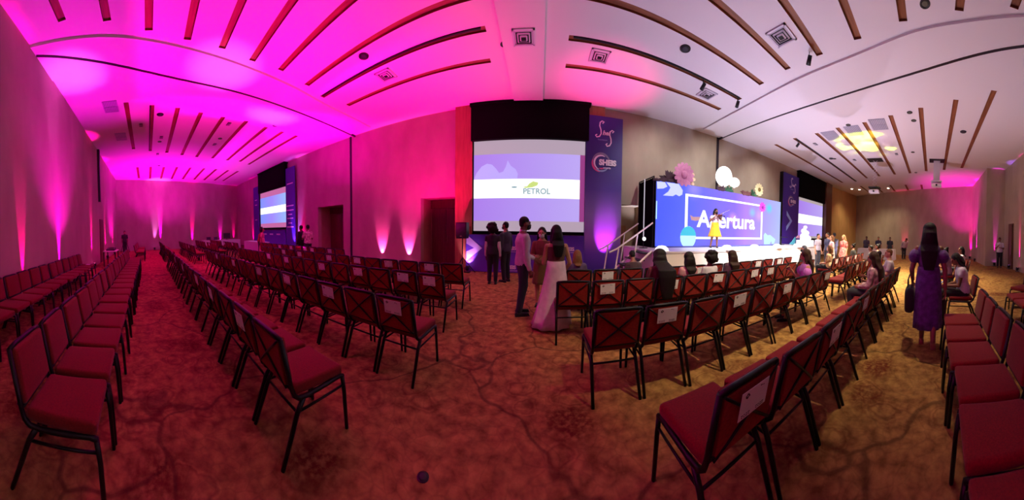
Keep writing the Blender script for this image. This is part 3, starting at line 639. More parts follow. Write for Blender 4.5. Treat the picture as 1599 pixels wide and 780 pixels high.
# decorations on top of the LED wall
LT = 3.24
def flower(name, label, x, z, r, petals, mp, mc, n=12, y=None, tilt=0):
    t = thing(name, label, 'paper flower', (x, LY - .06 if y is None else y, z))
    for k in range(n):
        a = 2 * PI * k / n; m = MB()
        c = [(0, .0), (.3, .16), (.7, .2), (.95, .12), (1, 0), (.95, -.12), (.7, -.2), (.3, -.16)]
        pts = [Vector((r * (p * math.cos(a) - q * math.sin(a)), -.03 - .05 * p * (1 if k % 2 else .4) * r, r * (p * math.sin(a) + q * math.cos(a)))) for p, q in c]
        back = [p + Vector((0, .012, 0)) for p in pts]; m.rings([pts, back]).build('petal', mp, t)
    MB().ell((0, -.05, 0), r * petals, r * petals * .5, r * petals).build('centre', mc, t, True)
    return t
M_PK = mat('paper_pink', (206, 140, 176), .8, rgb2=(180, 112, 156), nscale=9); M_PEACH = mat('paper_peach', (240, 206, 170), .8); M_YEL = mat('paper_yellow', (236, 226, 170), .8); M_GRN = mat('leaf_green', (40, 96, 66), .7, rgb2=(24, 60, 44), nscale=12); M_BRN = mat('leaf_brown', (70, 42, 58), .8, rgb2=(48, 28, 40), nscale=10); M_MAGP = mat('paper_magenta', (206, 60, 190), .8)
flower('paper_flower', 'big pink paper flower on the left of the LED wall top', 4.7, LT + .3, .42, .3, M_PK, M_PK, 14)
flower('paper_flower', 'peach paper flower half hidden behind the big pink one', 4.95, LT + .22, .34, .25, M_PEACH, M_YEL, 10, LY + .08)
flower('paper_flower', 'pale yellow daisy with dark centre on top of the LED wall', 8.71, LT + .32, .3, .3, M_YEL, mat('daisy_centre', (110, 92, 40), .8), 12)
flower('paper_flower', 'magenta paper flower stuck on the corner of the white frame', 9.02, 2.8, .24, .28, M_MAGP, mat('flower_core', (110, 20, 120), .7), 10, LY - .03)
def leaves(name, label, x, z, n, r, m_, seed, spread=1.0, cat='foliage'):
    rnd = random.Random(seed); t = thing(name, label, cat, (x, LY + .02, z))
    MB().ell((0, .02, .03), .16 * spread, .08, .06).build('base', m_, t)
    for k in range(n):
        a = PI * (.08 + .84 * k / max(n - 1, 1)) + rnd.uniform(-.1, .1); l = r * rnd.uniform(.75, 1.1); w = l * .17
        d = Vector((math.cos(a) * spread, rnd.uniform(-.3, .2), math.sin(a))); s_ = Vector((-math.sin(a), 0, math.cos(a) * spread)); nrm = Vector((0, .01, 0))
        c = [(0, .15), (.35, 1), (.7, .8), (1, .05)]
        top = [d * l * p + s_ * w * q + Vector((0, 0, -.12 * l * p * p)) for p, q in c]; bot = [d * l * p - s_ * w * q + Vector((0, 0, -.12 * l * p * p)) for p, q in c[::-1]]
        ring = top + bot; MB().rings([ring, [p + nrm for p in ring]]).build('leaf', m_, t)
leaves('palm_spray', 'dark brown palm spray on the left of the LED wall top', 4.22, LT, 11, .46, M_BRN, 3)
leaves('leaf_cluster', 'green leaves below the glowing balloon on the LED wall', 6.98, LT, 9, .3, M_GRN, 4)
leaves('leaf_cluster', 'dark leaves left of the glowing balloon', 6.55, LT - .02, 8, .25, M_BRN, 5, 1.3)
leaves('leaf_cluster', 'brown leaves between the balloon and the daisy', 8.02, LT - .02, 10, .28, mat('leaf_rust', (96, 58, 60), .8), 6, 1.7)
leaves('leaf_cluster', 'green leaf fan behind the yellow daisy', 8.42, LT + .02, 5, .42, M_GRN, 8, .6)
leaves('leaf_cluster', 'small dark leaves at the left end of the LED wall top', 3.72, LT - .02, 5, .16, M_BRN, 9)
t = thing('balloon', 'glowing white round balloon on top of the LED wall', 'balloon', (6.72, LY + .1, LT + .2))
MB().ell((0, 0, .38), .36, .3, .4, 20, 14).build('globe', M_GLOW, t, True); MB().lathe((0, 0, -.06), [(.03, 0), (.05, .02), (.02, .05)], 10).build('knot', M_WHITEP, t)
t = thing('balloon', 'small glowing white balloon beside the big glowing one', 'balloon', (7.26, LY + .05, LT + .16))
MB().ell((0, 0, .26), .26, .2, .2, 18, 12).build('globe', M_GLOW, t, True); MB().lathe((0, 0, .02), [(.03, 0), (.04, .02), (.02, .05)], 10).build('knot', M_WHITEP, t)
# right end of the stage
t = thing('flower_plinth', 'white flower arrangement with painted-in glow on a plinth at the right stage end', 'flower arrangement', (11.6, 6.5, SZ))
MB().b6(-.35, .5, -.3, .3, 0, .3).build('plinth', M_GLOWS, t)  # plinth and blossoms emit to paint in the blown-out stage light
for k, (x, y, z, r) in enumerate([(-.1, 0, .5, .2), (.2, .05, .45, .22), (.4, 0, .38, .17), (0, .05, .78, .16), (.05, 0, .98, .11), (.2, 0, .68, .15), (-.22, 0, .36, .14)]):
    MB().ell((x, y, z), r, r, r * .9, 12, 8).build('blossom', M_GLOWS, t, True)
t = thing('side_table', 'small dark table below the right hand banner on stage', 'table', (11.2, 7.75, SZ))
MB().cyl((0, 0, .4), .38, .03, 20).build('table_top', M_DARK, t); MB().tube([(0, 0, .02), (0, 0, .4)], .05).build('pedestal', M_DARK, t); MB().cyl((0, 0, 0), .2, .02, 16).build('base', M_DARK, t)
t = thing('paper_wing', 'teal and pink paper wing ornament at the right stage end', 'ornament', (11.75, 7.2, SZ + .05))
MB().prism([(-.6, .0), (-.3, .16), (0, .4), (.1, .1), (-.1, -.02)], -.03, .0).build('teal_wing', mat('paper_teal', (70, 150, 170), .7), t)
MB().prism([(.05, .08), (.12, .38), (.35, .5), (.6, .45), (.5, .25), (.25, .05)], -.03, .0).build('pink_wing', mat('paper_rose', (216, 150, 186), .7), t)
MB().tube([(0, -.015, -.05), (0, -.015, .12)], .02).cyl((0, -.015, -.05), .12, .02).build('foot', M_WHITEP, t)
t = thing('ottoman', 'round dark ottoman by the right stage end', 'ottoman', (12.05, 6.95, SZ))
MB().lathe((0, 0, .03), [(.3, 0), (.34, .05), (.34, .3), (.3, .36), (.002, .37)], 20).build('cushion', mat('ottoman_fabric', (64, 50, 104), .8), t, True); MB().cyl((0, 0, 0), .28, .035, 16).build('base', M_BLACK, t)

# ------------------------------------------------------------------ loudspeakers, tables, small gear
def speaker(x, y, h, rz, label, pole=True):
    t = thing('loudspeaker', label, 'loudspeaker', (x, y, 0), rz)
    z = h if pole else 0
    MB().prism([(-.17, z), (.17, z), (.19, z + .12), (.19, z + .55), (-.19, z + .55), (-.19, z + .12)], -.16, .16).build('cabinet', M_DARK, t)
    MB().b6(-.165, .165, -.172, -.16, z + .04, z + .52).build('front_grille', mat('speaker_grille', (30, 29, 34), .6, bump=.4, bscale=200), t)
    MB().b6(-.03, .03, -.178, -.17, z + .07, z + .095).build('badge', M_CHROME, t)
    if pole:
        MB().tube([(0, 0, .12), (0, 0, h)], .018).build('pole', M_BLACK, t)
        for k in range(3):
            a = 2 * PI * k / 3 + .4; MB().tube([(0, 0, .55), (.45 * math.cos(a), .45 * math.sin(a), .012)], .012).tube([(0, 0, .16), (.26 * math.cos(a), .26 * math.sin(a), .24)], .008).build('leg', M_BLACK, t)
speaker(-2.62, 8.2, 1.2, .0, 'black loudspeaker on a tripod left of the middle screen')
def skirted_table(x, y, lx, ly, rz, label):
    t = thing('banquet_table', label, 'table', (x, y, 0), rz)
    MB().b6(-lx / 2, lx / 2, -ly / 2, ly / 2, .72, .75).build('table_top', M_STAGE, t)
    m = MB(); n = 60; per = []
    for k in range(n):
        u = k / n * 4; q = int(u); f = u - q
        c = [(-1, -1), (1, -1), (1, 1), (-1, 1), (-1, -1)]; a = c[q]; b = c[q + 1]
        per.append(((a[0] + (b[0] - a[0]) * f) * lx / 2, (a[1] + (b[1] - a[1]) * f) * ly / 2))
    m.rings([[(p[0] * (1 + (.015 if k % 2 else 0) * (1 - z)), p[1] * (1 + (.04 if k % 2 else 0) * (1 - z)), z * .735 + .004) for k, p in enumerate(per)] for z in (0, .5, 1)], False).build('cloth_skirt', M_STAGE, t)
    for sx in (-1, 1):
        for sy in (-1, 1): MB().tube([(sx * (lx / 2 - .12), sy * (ly / 2 - .1), .01), (sx * (lx / 2 - .12), sy * (ly / 2 - .1), .72)], .016, 6).build('leg', M_BLACK, t)
    return t
skirted_table(-20.4, 6.2, .8, 3.2, 0, 'long white table before the far left end wall')
skirted_table(17.4, 3.9, .8, 2.6, 0, 'white table with seated people at the far right')
skirted_table(-15.5, 7.2, 2.6, .7, 0, 'white low table below the far left screen')
t = thing('monitor', 'black monitor standing on the far left white table', 'monitor', (-20.35, 6.7, .75), R(80))
MB().b6(-.3, .3, -.02, .02, .1, .55).build('panel', M_DARK, t); MB().tube([(0, 0.02, 0), (0, .02, .2)], .025).box((0, .02, .006), (.25, .18, .012)).build('stand', M_DARK, t)
for i, y in enumerate((5.1, 5.7)):
    t = thing('laptop', ['open laptop at the near end of the far left table', 'open laptop next to the monitor on the far left table'][i], 'laptop', (-20.35, y, .75), R(80))
    MB().box((0, 0, .01), (.36, .25, .02)).build('base', M_DARK, t); MB().box((0, .14, .13), (.36, .015, .24), Matrix.Rotation(-.25, 3, 'X')).build('lid', M_DARK, t)
t = thing('camera_tripod', 'video camera on a tripod by the far left rear wall', 'tripod', (-19.4, -1.75, 0))
for k in range(3): MB().tube([(0, 0, 1.25), (.4 * math.cos(2.1 * k), .4 * math.sin(2.1 * k), .01)], .018, 6).build('leg', M_BLACK, t)
MB().box((0, 0, 1.36), (.36, .16, .18)).box((.24, 0, 1.38), (.14, .11, .11)).build('camera_body', M_DARK, t); MB().tube([(0, 0, 1.22), (0, 0, 1.28)], .04).build('head', M_BLACK, t)
t = thing('low_desk', 'small dark control desk at the rear on the far left', 'desk', (-11.9, -1.75, 0))
MB().b6(-.6, .6, -.3, .3, .68, .72).build('desk_top', M_WHITEP, t)
for sx in (-1, 1):
    for sy in (-1, 1): MB().b6(sx * .55 - .02, sx * .55 + .02, sy * .26 - .02, sy * .26 + .02, 0, .68).build('leg', M_BLACK, t)
t = thing('mixer', 'black mixer on the small desk at the rear left', 'mixer', (-11.9, -1.75, .72))
MB().prism([(-.3, 0), (.3, 0), (.3, .06), (-.3, .12)], -.2, .2).build('case', M_DARK, t)
m = MB()
for k in range(6): m.b6(-.25 + k * .09, -.22 + k * .09, -.12, .12, .1 - .008 * k, .125 - .009 * k)
m.build('fader_strip', M_CHROME, t)
t = thing('floor_puck', 'small dark round floor socket cap on the carpet in front', 'floor socket', (-.68, 1.35, 0))
MB().lathe((0, 0, 0), [(.03, 0), (.03, .008), (.02, .013), (.002, .014)], 16).build('cap', M_DARK, t, True); MB().lathe((0, 0, 0), [(.038, 0), (.038, .004), (.031, .006)], 16).build('collar', M_BLACK, t)

# floor lights with their lamps
def par(k, x, y, z, tgt, colr, w, ang, label, group, wash=False, kf=1.0):
    p = Vector((x, y, z)); d = (Vector(tgt) - (p + Vector((0, 0, .2)))).normalized()
    t = thing('moving_head_light' if wash else 'uplight', label, 'stage light' if wash else 'uplight', (x, y, z), 0, group)
    q = d.to_track_quat('Z', 'Y').to_matrix(); r = .075
    c = Vector((0, 0, .16))
    m = MB(); n = 14
    for a, b in (((0, -.1), (r * .8, -.1)),): pass
    m.lathe(c, [(.002, -.1), (r * .7, -.1), (r, -.05), (r, .06), (r * .88, .06), (r * .85, .045), (.002, .045)], n, q).build('can', M_BLACK, t, True)
    m = MB(); m.lathe(c, [(.002, .046), (r * .84, .046), (r * .84, .052), (.002, .056)], n, q)
    m.build('lens', mat('lens_%d_%d_%d' % tuple(int(v * 9) for v in colr), tuple(int(255 * min(1, .35 + v)) for v in colr), emit=6), t)
    MB().tube([(-.1, 0, .16), (-.1, 0, .02), (.1, 0, .02), (.1, 0, .16)], .01, 6).build('yoke', M_BLACK, t)
    MB().box((0, 0, .012), (.2, .16, .024)).build('base', M_BLACK, t)
    lamp('par_light', p + c + d * .075, tgt, colr, w * kf, ang, .7 if not wash else 1.0, .01)
PL = ['nearest uplight at the rear wall on the left', 'second uplight at the rear wall on the left', 'third uplight at the rear wall on the left', 'fourth uplight at the rear wall on the left', 'uplight at the rear wall by the video tripod',
      'magenta uplight at the middle of the far left end wall', 'brightest uplight at the far left end wall', 'uplight behind the far left white table', 'uplight in the far left front corner',
      'left one of two bright uplights by the doorway', 'right one of two bright uplights by the doorway', 'uplight right of the far left screen banner', 'uplight left of the far left screen',
      'uplight at the far right end wall beside the table', 'uplight at the far right end wall behind the walking woman', 'magenta uplight against the projecting right wall', 'pink uplight in the far right rear corner', 'uplight at the edge of the projecting right wall', 'bright pink uplight by the rear door at right',
      'violet uplight at the foot of the tall banner', 'small light at the chevron end of the low backdrop', 'violet uplight at the far left banner foot', 'violet uplight by the rear door at the far right']
for k, (x, y, z, tg, c, w, a) in enumerate(PARS): par(k, x, y, z, tg, c, w, a, PL[k], 'uplights along the walls', False, K_PAR)
WL = ['stage light on the carpet between the second and third left rows', 'stage light behind the fourth left row', 'stage light standing between the two rearmost left rows', 'stage light deep among the left rows', 'stage light by the front wall left of the screen', 'stage light behind the stage stairs', 'narrow stage light beside the third left row', 'narrow stage light behind the fourth left row', 'narrow stage light between the two rearmost left rows', 'narrow stage light before the far left end wall', 'added stage light in the middle of the far left block', 'added stage light by the rear wall in the far left block', 'stage light in the far right rear corner']
for k, (x, y, z, tg, c, w, a) in enumerate(WASH): par(k, x, y, z, tg, c, w, a, WL[k], 'stage lights thrown at the ceiling', True, K_WASH)
# ------------------------------------------------------------------ banquet chairs
CW = .215
tilt = Matrix.Rotation(R(12), 3, 'X')
def chair_meshes():
    M = {}
    M['seat'] = cushion((0, .315, .475), (.43, .43, .075), .03, taper=.06, crown=.02).mesh('seat', M_SEAT, True)
    c = Vector((0, .047, .685)); lean = Matrix.Rotation(R(11), 3, 'X')
    M['backrest'] = cushion(c, (.40, .055, .33), .022, rot=lean).mesh('backrest', M_SEAT, True)
    M['back_panel'] = MB().box(c + lean @ Vector((0, -.032, 0)), (.385, .008, .315), lean).mesh('back_panel', M_BACKP)
    for i, s in enumerate((-1, 1)):
        x = s * CW
        M['side_frame%d' % i] = MB().tube([(x, .535, .425), (x, .49, .437), (x, .2, .42), (x, .13, .425), (x, .095, .455), (x, .075, .51), (x, -.0, .848)], .0165, 8).mesh('side_frame', M_FRAME, True)
    M['top_rail'] = MB().tube([(-CW, .0, .845), (-CW * .6, -.004, .855), (CW * .6, -.004, .855), (CW, .0, .845)], .0165, 8).mesh('top_rail', M_FRAME, True)
    M['lower_rail'] = MB().tube([(-CW, .076, .505), (CW, .076, .505)], .011, 6).mesh('lower_rail', M_FRAME, True)
    lean_y = lambda z: .077 - (z - .5) * .2 - .016
    for i, s in enumerate((-1, 1)):
        m = MB(); n = 6
        m.tube([(s * -(CW - .012) + s * 2 * (CW - .012) * k / n, lean_y(.515 + .325 * k / n) - .012 - .010 * math.sin(PI * k / n), .515 + .325 * k / n) for k in range(n + 1)], .0085, 6)
        M['cross_brace%d' % i] = m.mesh('cross_brace', M_FRAME, True)
    for i, s in enumerate((-1, 1)):
        M['front_leg%d' % i] = MB().tube([(s * CW, .525, .43), (s * CW, .545, .3), (s * (CW + .006), .565, .0)], [.0165, .016, .0145], 8).mesh('front_leg', M_FRAME, True)
        M['rear_leg%d' % i] = MB().tube([(s * CW, .17, .415), (s * CW, .12, .33), (s * (CW + .006), .0, .0)], [.018, .018, .015], 8).mesh('rear_leg', M_FRAME, True)
        M['stretcher%d' % i] = MB().tube([(s * CW, .535, .355), (s * CW, .13, .335)], .0095, 6).mesh('stretcher', M_FRAME, True)
    M['cross_rail'] = MB().tube([(-CW, .12, .33), (CW, .12, .33)], .0095, 6).mesh('cross_rail', M_FRAME, True)
    return M
CM = chair_meshes()
lean = Matrix.Rotation(R(11), 3, 'X')
pc = Vector((0, .047, .685)) + lean @ Vector((0, -.062, .085))
PAPER = MB().box((0, 0, 0), (.205, .002, .146)).mesh('paper_notice', M_PAPER)
pm = MB()
# printed marks of the notice: a small scribbled emblem, two lines of tiny captions under the places where the codes were
for k in range(7):
    a = k * .9; pm.box((-.062 + .012 * math.cos(a) * (1 - k * .08), -.0016, .044 + .012 * math.sin(a) * (1 - k * .08)), (.011, .0006, .007), Matrix.Rotation(a, 3, 'Y'))
pm.box((.04, -.0016, .055), (.012, .0006, .006)).box((.058, -.0016, .05), (.012, .0006, .004))
for cx in (-.055, .05):
    for r_ in range(2):
        for k in range(4): pm.box((cx - .024 + .016 * k, -.0016, -.05 - .011 * r_), (.009 if (k + r_) % 3 else .013, .0006, .005))
INK = pm.mesh('printed_marks', M_INK)

ORD = ['first', 'second', 'third', 'fourth', 'fifth', 'sixth', 'seventh', 'eighth', 'ninth', 'tenth', 'eleventh', 'twelfth', 'thirteenth', 'fourteenth', 'fifteenth', 'sixteenth', 'seventeenth', 'eighteenth', 'nineteenth', 'twentieth', 'twenty-first', 'twenty-second']
PROTO = None
def chair(x, y, rz, label, group, paper=False):
    t = thing('banquet_chair', label, 'chair', (x, y, 0), rz, group)
    for k, me in CM.items():
        nm = k.rstrip('01'); link({'front_leg': 'leg', 'rear_leg': 'leg'}.get(nm, nm), me, t)
    if paper:
        p = link('paper_notice', PAPER, t, pc + Vector((random.uniform(-.02, .02), 0, random.uniform(-.012, .012))))
        p.rotation_euler = (R(11), R(random.uniform(-3, 3)), 0); p['label'] = 'white paper notice taped to the back'
        link('printed_marks', INK, p)['kind'] = 'stuff'
    return t
PITCH = .485
# (row words, y of the rear feet, x of the chair next to the aisle, step sign, count, chairs that carry a notice)
ROWS = [
    ('from the centre aisle in the nearest left row', .80, -1.57, -1, 20, (1, 3, 5, 8, 11), 'chairs of the nearest left row'),
    ('from the centre aisle in the second left row', 2.08, -1.38, -1, 16, (0, 2, 4, 6, 9, 12), 'chairs of the second left row'),
    ('from the centre aisle in the third left row', 3.42, -1.60, -1, 16, (0, 1, 3, 5, 8, 10), 'chairs of the third left row'),
    ('from the centre aisle in the fourth left row', 4.55, -1.67, -1, 16, (1, 3, 5, 7, 10, 12), 'chairs of the fourth left row'),
    ('counted leftward in the short front left row', 5.8, -6.0, -1, 13, (1, 3, 4, 6, 8), 'chairs of the short front left row'),
    ('counted leftward in the row behind the camera, left', -.84, -1.52, -1, 19, (), 'chairs of the left row behind the camera'),
    ('counted leftward in the left row against the rear wall', -2.33, -2.3, -1, 13, (), 'chairs against the rear wall'),
    ('from the centre aisle in the nearest right row', .78, .94, 1, 11, (0, 2, 4), 'chairs of the nearest right row'),
    ('from the centre aisle in the second right row', 2.06, .70, 1, 9, (1, 3, 5, 8), 'chairs of the second right row'),
    ('from the centre aisle in the third right row', 3.30, .46, 1, 13, (1, 3, 5, 7, 8), 'chairs of the third right row'),
    ('from the centre aisle in the front right row', 4.22, .68, 1, 13, (1, 5, 9, 11), 'chairs of the front right row'),
    ('past the gap in the second right row', 1.92, 5.75, 1, 9, (1, 3, 5), 'chairs of the second right row past the gap'),
    ('past the gap in the third right row', 2.95, 7.35, 1, 7, (0, 2, 4), 'chairs of the third right row past the gap'),
    ('in the right row behind the camera', -.72, .88, 1, 6, (), 'chairs of the right row behind the camera'),
    ('in the rearmost right row', -2.0, 2.1, 1, 6, (), 'chairs of the rearmost right row'),
    ('in the far left block, nearest row', .85, -12.9, -1, 11, (), 'chairs of the far left block'),
    ('in the far left block, second row', 2.15, -11.6, -1, 13, (2, 5), 'chairs of the far left block'),
    ('in the far left block, third row', 3.5, -12.4, -1, 12, (3,), 'chairs of the far left block'),
    ('in the far left block, front row', 4.65, -12.6, -1, 12, (1, 4), 'chairs of the far left block'),
    ('in the far left block, rear row', -.72, -13.4, -1, 9, (), 'chairs of the far left block'),
]
CH = {}
for ri, (words, y, x0, sg, n, pap, grp) in enumerate(ROWS):
    q = -1
    for k in range(n):
        if ri in (15, 16, 17, 18, 19) and k % 7 == 5: continue
        q += 1
        lab = 'maroon chair%s, %s %s' % (' with paper notice' if k in pap else '', ORD[q], words)
        CH[(ri, k)] = chair(x0 + sg * PITCH * k, y + random.uniform(-.02, .02), R(random.uniform(-2, 2)), lab, grp, k in pap)
chair(4.75, -.86, R(2), 'maroon chair under the woman in white with the phone', 'loose chairs on the right')
chair(7.3, -.75, R(-4), 'maroon chair under the seated guest in grey behind the walking woman', 'loose chairs on the right')
chair(8.4, -1.25, R(5), 'maroon chair under the long haired woman in white seen from behind', 'loose chairs on the right')
chair(5.5, -2.35, R(28), 'maroon chair turned aslant near the rear wall on the right', 'loose chairs on the right')
t = thing('seat_card', 'small white card lying on a seat of the rear left row', 'card', (-8.1, -1.98, .523)); MB().box((0, 0, .001), (.2, .14, .002)).build('card', M_PAPER, t)
# ------------------------------------------------------------------ people
def remesh(mb, voxel, smooth=2):
    me = mb.mesh('tmp'); o = bpy.data.objects.new('tmp', me); COL.objects.link(o)
    r = o.modifiers.new('r', 'REMESH'); r.mode = 'VOXEL'; r.voxel_size = voxel; r.use_smooth_shade = True
    s = o.modifiers.new('s', 'SMOOTH'); s.factor = .5; s.iterations = smooth
    dg = bpy.context.evaluated_depsgraph_get(); out = bpy.data.meshes.new_from_object(o.evaluated_get(dg))
    bpy.data.objects.remove(o); bpy.data.meshes.remove(me)
    return out
def skin_mat(k):
    return mat('skin_%d' % k, [(92, 58, 44), (132, 86, 64), (176, 124, 98), (206, 156, 130)][k], .5, rgb2=[(82, 50, 38), (122, 78, 58), (166, 114, 90), (196, 146, 120)][k], nscale=20)
def cloth(rgb, pat=None, ns=14):
    return mat('cloth_%d_%d_%d%s' % (*rgb, 'p' if pat else ''), rgb, .85, rgb2=pat or tuple(int(v * .82) for v in rgb), nscale=ns, bump=.2, bscale=40, sheen=.1, contrast=.35 if pat else .9)
def hairm(rgb): return mat('hair_%d_%d_%d' % rgb, rgb, .6, spec=.25, rgb2=tuple(int(v * .5) for v in rgb), nscale=30, stretch=(4, 4, .35), bump=.5, bscale=40)
V3 = Vector

def person(label, x, y, rz, h=1.65, z=0.0, seat=None, lean=0.0, nod=0.0, turn=0.0, skin=1, hair=('long', (22, 16, 18), .5), top=((200, 200, 205), 'long'), bottom=('trousers', (30, 30, 40)), arms=None, legs=None, mask=None, voxel=.013, fem=True, shoes=(20, 18, 20), group=None, pat=None, drape=None, sleeves=None):
    """a figure facing local +Y. seat = height of what it sits on, else it stands. arms: {side: (elbow, wrist)} offsets from the shoulder in body heights"""
    t = thing('person', label, 'person', (x, y, z), R(rz), group)
    u_ = h
    sit = seat is not None
    P = V3((0, 0, (seat + .055 * u_) if sit else .525 * u_))
    a = R(lean); up = V3((0, math.sin(a), math.cos(a))); fwd = V3((0, math.cos(a), -math.sin(a))); X = V3((1, 0, 0))
    sw = (.098 if fem else .112) * u_
    S = P + up * .285 * u_; N = P + up * .315 * u_
    b = a + R(nod); hup = V3((0, math.sin(b), math.cos(b))); hf = V3((0, math.cos(b), -math.sin(b)))
    Rt = Matrix.Rotation(R(turn), 3, up); hf = Rt @ hf; hup = Rt @ hup; hx = hf.cross(hup).normalized()
    HB = N + hup * .014 * u_; HC_ = HB + hup * .07 * u_ + hf * .014 * u_
    HR = Matrix((hx, hf, hup)).transposed()
    # --- body
    B = MB()
    def ring(c, rx, ry, n=14): return [c + X * (rx * math.cos(2 * PI * k / n)) + fwd * (ry * math.sin(2 * PI * k / n)) for k in range(n)]
    TOR = [(-.05, .06, .05), (-.02, .094, .068), (.03, .097, .068), (.08, .085, .06), (.115, .074 if fem else .084, .054), (.17, .086, .064), (.215, .094, .068), (.255, .096, .057), (.278, .084, .048), (.298, .06, .04), (.325, .036, .035)]
    def torso(m, off, k0=0, k1=None, wide=1.0): m.rings([ring(P + up * (q * u_), (rx * wide) * u_ + off, ry * u_ + off) for q, rx, ry in TOR[k0:k1]])
    torso(B, 0)
    B.rc(P + up * .31 * u_, HB + hup * .02 * u_, .034 * u_, .033 * u_)
    # arms
    J = {}
    dflt = {'stand': ((.022, -.012, -.172), (.03, .03, -.318)), 'sit': ((.03, .03, -.165), (-.02, .155, -.185))}['sit' if sit else 'stand']
    for s in (-1, 1):
        e, w = (arms or {}).get(s, dflt)
        sh = S + X * (s * sw * .94) - up * .026 * u_
        if isinstance(e, tuple): e = V3((e[0] * s, e[1], e[2]))
        if isinstance(w, tuple): w = V3((w[0] * s, w[1], w[2]))
        el = sh + (X * e.x + fwd * e.y + up * e.z) * u_; wr = sh + (X * w.x + fwd * w.y + up * w.z) * u_
        J[s] = (sh, el, wr)
        B.rc(sh, el, .029 * u_, .022 * u_); B.rc(el, wr, .0225 * u_, .0155 * u_)
    # legs
    L = {}
    for s in (-1, 1):
        hip = P + X * (s * .052 * u_) - up * .01 * u_
        if legs and s in legs: kn, an = [V3((v[0] * s, v[1], v[2])) * u_ for v in legs[s]]
        elif sit: kn = V3((s * .06 * u_, .255 * u_, P.z + .01)); an = V3((s * .06 * u_, .26 * u_ - .02, .045 * u_))
        else: kn = V3((s * .052 * u_, .012 * u_, .285 * u_)); an = V3((s * .054 * u_, -.012 * u_, .045 * u_))
        L[s] = (hip, kn, an)
        B.rc(hip, kn, .054 * u_, .035 * u_); B.rc(kn, an, .034 * u_, .021 * u_); B.rc(kn + (an - kn) * .18 + V3((0, -.008, 0)) * u_, kn + (an - kn) * .5, .03 * u_, .024 * u_)
        B.rc(an + V3((0, -.018, -.022)) * u_, an + V3((0, .085, -.03)) * u_, .02 * u_, .0145 * u_)
    # head: skull, jaw, nose, ears
    hs = 1.06; g = lambda px, py, pz: HC_ + HR @ V3((px * u_ * hs, py * u_ * hs, pz * u_ * hs))
    B.ell(g(0, -.006, .012), .043 * u_, .053 * u_, .054 * u_, 16, 12, HR); B.ell(g(0, .014, -.022), .034 * u_, .037 * u_, .045 * u_, 14, 10, HR)
    B.rc(g(0, .047, .004), g(0, .056, -.013), .0065 * u_, .0095 * u_, 8); B.ell(g(0, .045, .016), .03 * u_, .012 * u_, .008 * u_, 10, 6, HR)
    for s in (-1, 1): B.ell(g(s * .044, -.004, -.004), .006 * u_, .011 * u_, .017 * u_, 8, 6, HR)
    B.ell(g(0, .046, -.04), .014 * u_, .012 * u_, .009 * u_, 10, 6, HR)
    bm_ = remesh(B, voxel)
    # hands: palm, four unequal curled fingers, thumb off the side of the palm
    Hm = MB()
    for s in (-1, 1):
        sh, el, wr = J[s]; d = (wr - el).normalized()
        side = fwd if abs(d.dot(fwd)) < .8 else up * -1
        pn = d.cross(side).normalized(); side = pn.cross(d).normalized(); pn = pn if pn.dot(X) * s < 0 else -pn
        pc_ = wr + d * .026 * u_; Rm = Matrix((side, pn, d)).transposed()
        Hm.ell(pc_, .021 * u_, .010 * u_, .03 * u_, 10, 8, Rm)
        for q, ln in enumerate((.036, .042, .039, .031)):
            f0 = pc_ + side * ((.0155 - .0103 * q) * u_) + d * .022 * u_; f1 = f0 + (d * .93 + pn * .36).normalized() * ln * .5 * u_; f2 = f1 + (d * .6 + pn * .8).normalized() * ln * .45 * u_
            Hm.rc(f0, f1, .0052 * u_, .0049 * u_, 7); Hm.rc(f1, f2, .0049 * u_, .0042 * u_, 7)
        t0 = wr + d * .014 * u_ + side * .014 * u_; t1 = t0 + (side * .8 + d * .6 + pn * .25).normalized() * .024 * u_; t2 = t1 + (side * .25 + d * .9 + pn * .35).normalized() * .022 * u_
        Hm.rc(t0, t1, .0075 * u_, .0062 * u_, 7); Hm.rc(t1, t2, .0062 * u_, .005 * u_, 7)
    bmh = bmesh.new(); bmh.from_mesh(bm_); hm = Hm.mesh('h', None, True); bmh.from_mesh(hm); bmh.to_mesh(bm_); bmh.free(); bpy.data.meshes.remove(hm)
    bm_.polygons.foreach_set('use_smooth', [True] * len(bm_.polygons)); bm_.materials.clear(); bm_.materials.append(skin_mat(skin))
    body = link('body', bm_, t)
    # face
    for s in (-1, 1): MB().ell(g(s * .0165, .0435, .004), .0068 * u_, .005 * u_, .0042 * u_, 8, 6, HR).build('eye', mat('eye_dark', (30, 24, 24), .2), t, True)
    if mask:
        m = MB(); m.ell(g(0, .03, -.03), .036 * u_, .034 * u_, .031 * u_, 14, 10, HR); m.rc(g(-.042, -.004, -.008), g(-.03, .035, -.02), .002 * u_, .002 * u_, 6); m.rc(g(.042, -.004, -.008), g(.03, .035, -.02), .002 * u_, .002 * u_, 6)
        m.build('face_mask', cloth(mask), t, True)
    else: MB().ell(g(0, .0545, -.036), .013 * u_, .005 * u_, .0045 * u_, 10, 6, HR).build('mouth', mat('lips', (150, 70, 70), .5), t, True)
    # --- hair
    style, hc, hl = hair[:3]; vol = hair[3] if len(hair) > 3 else 1.0; m = MB(); ok = True
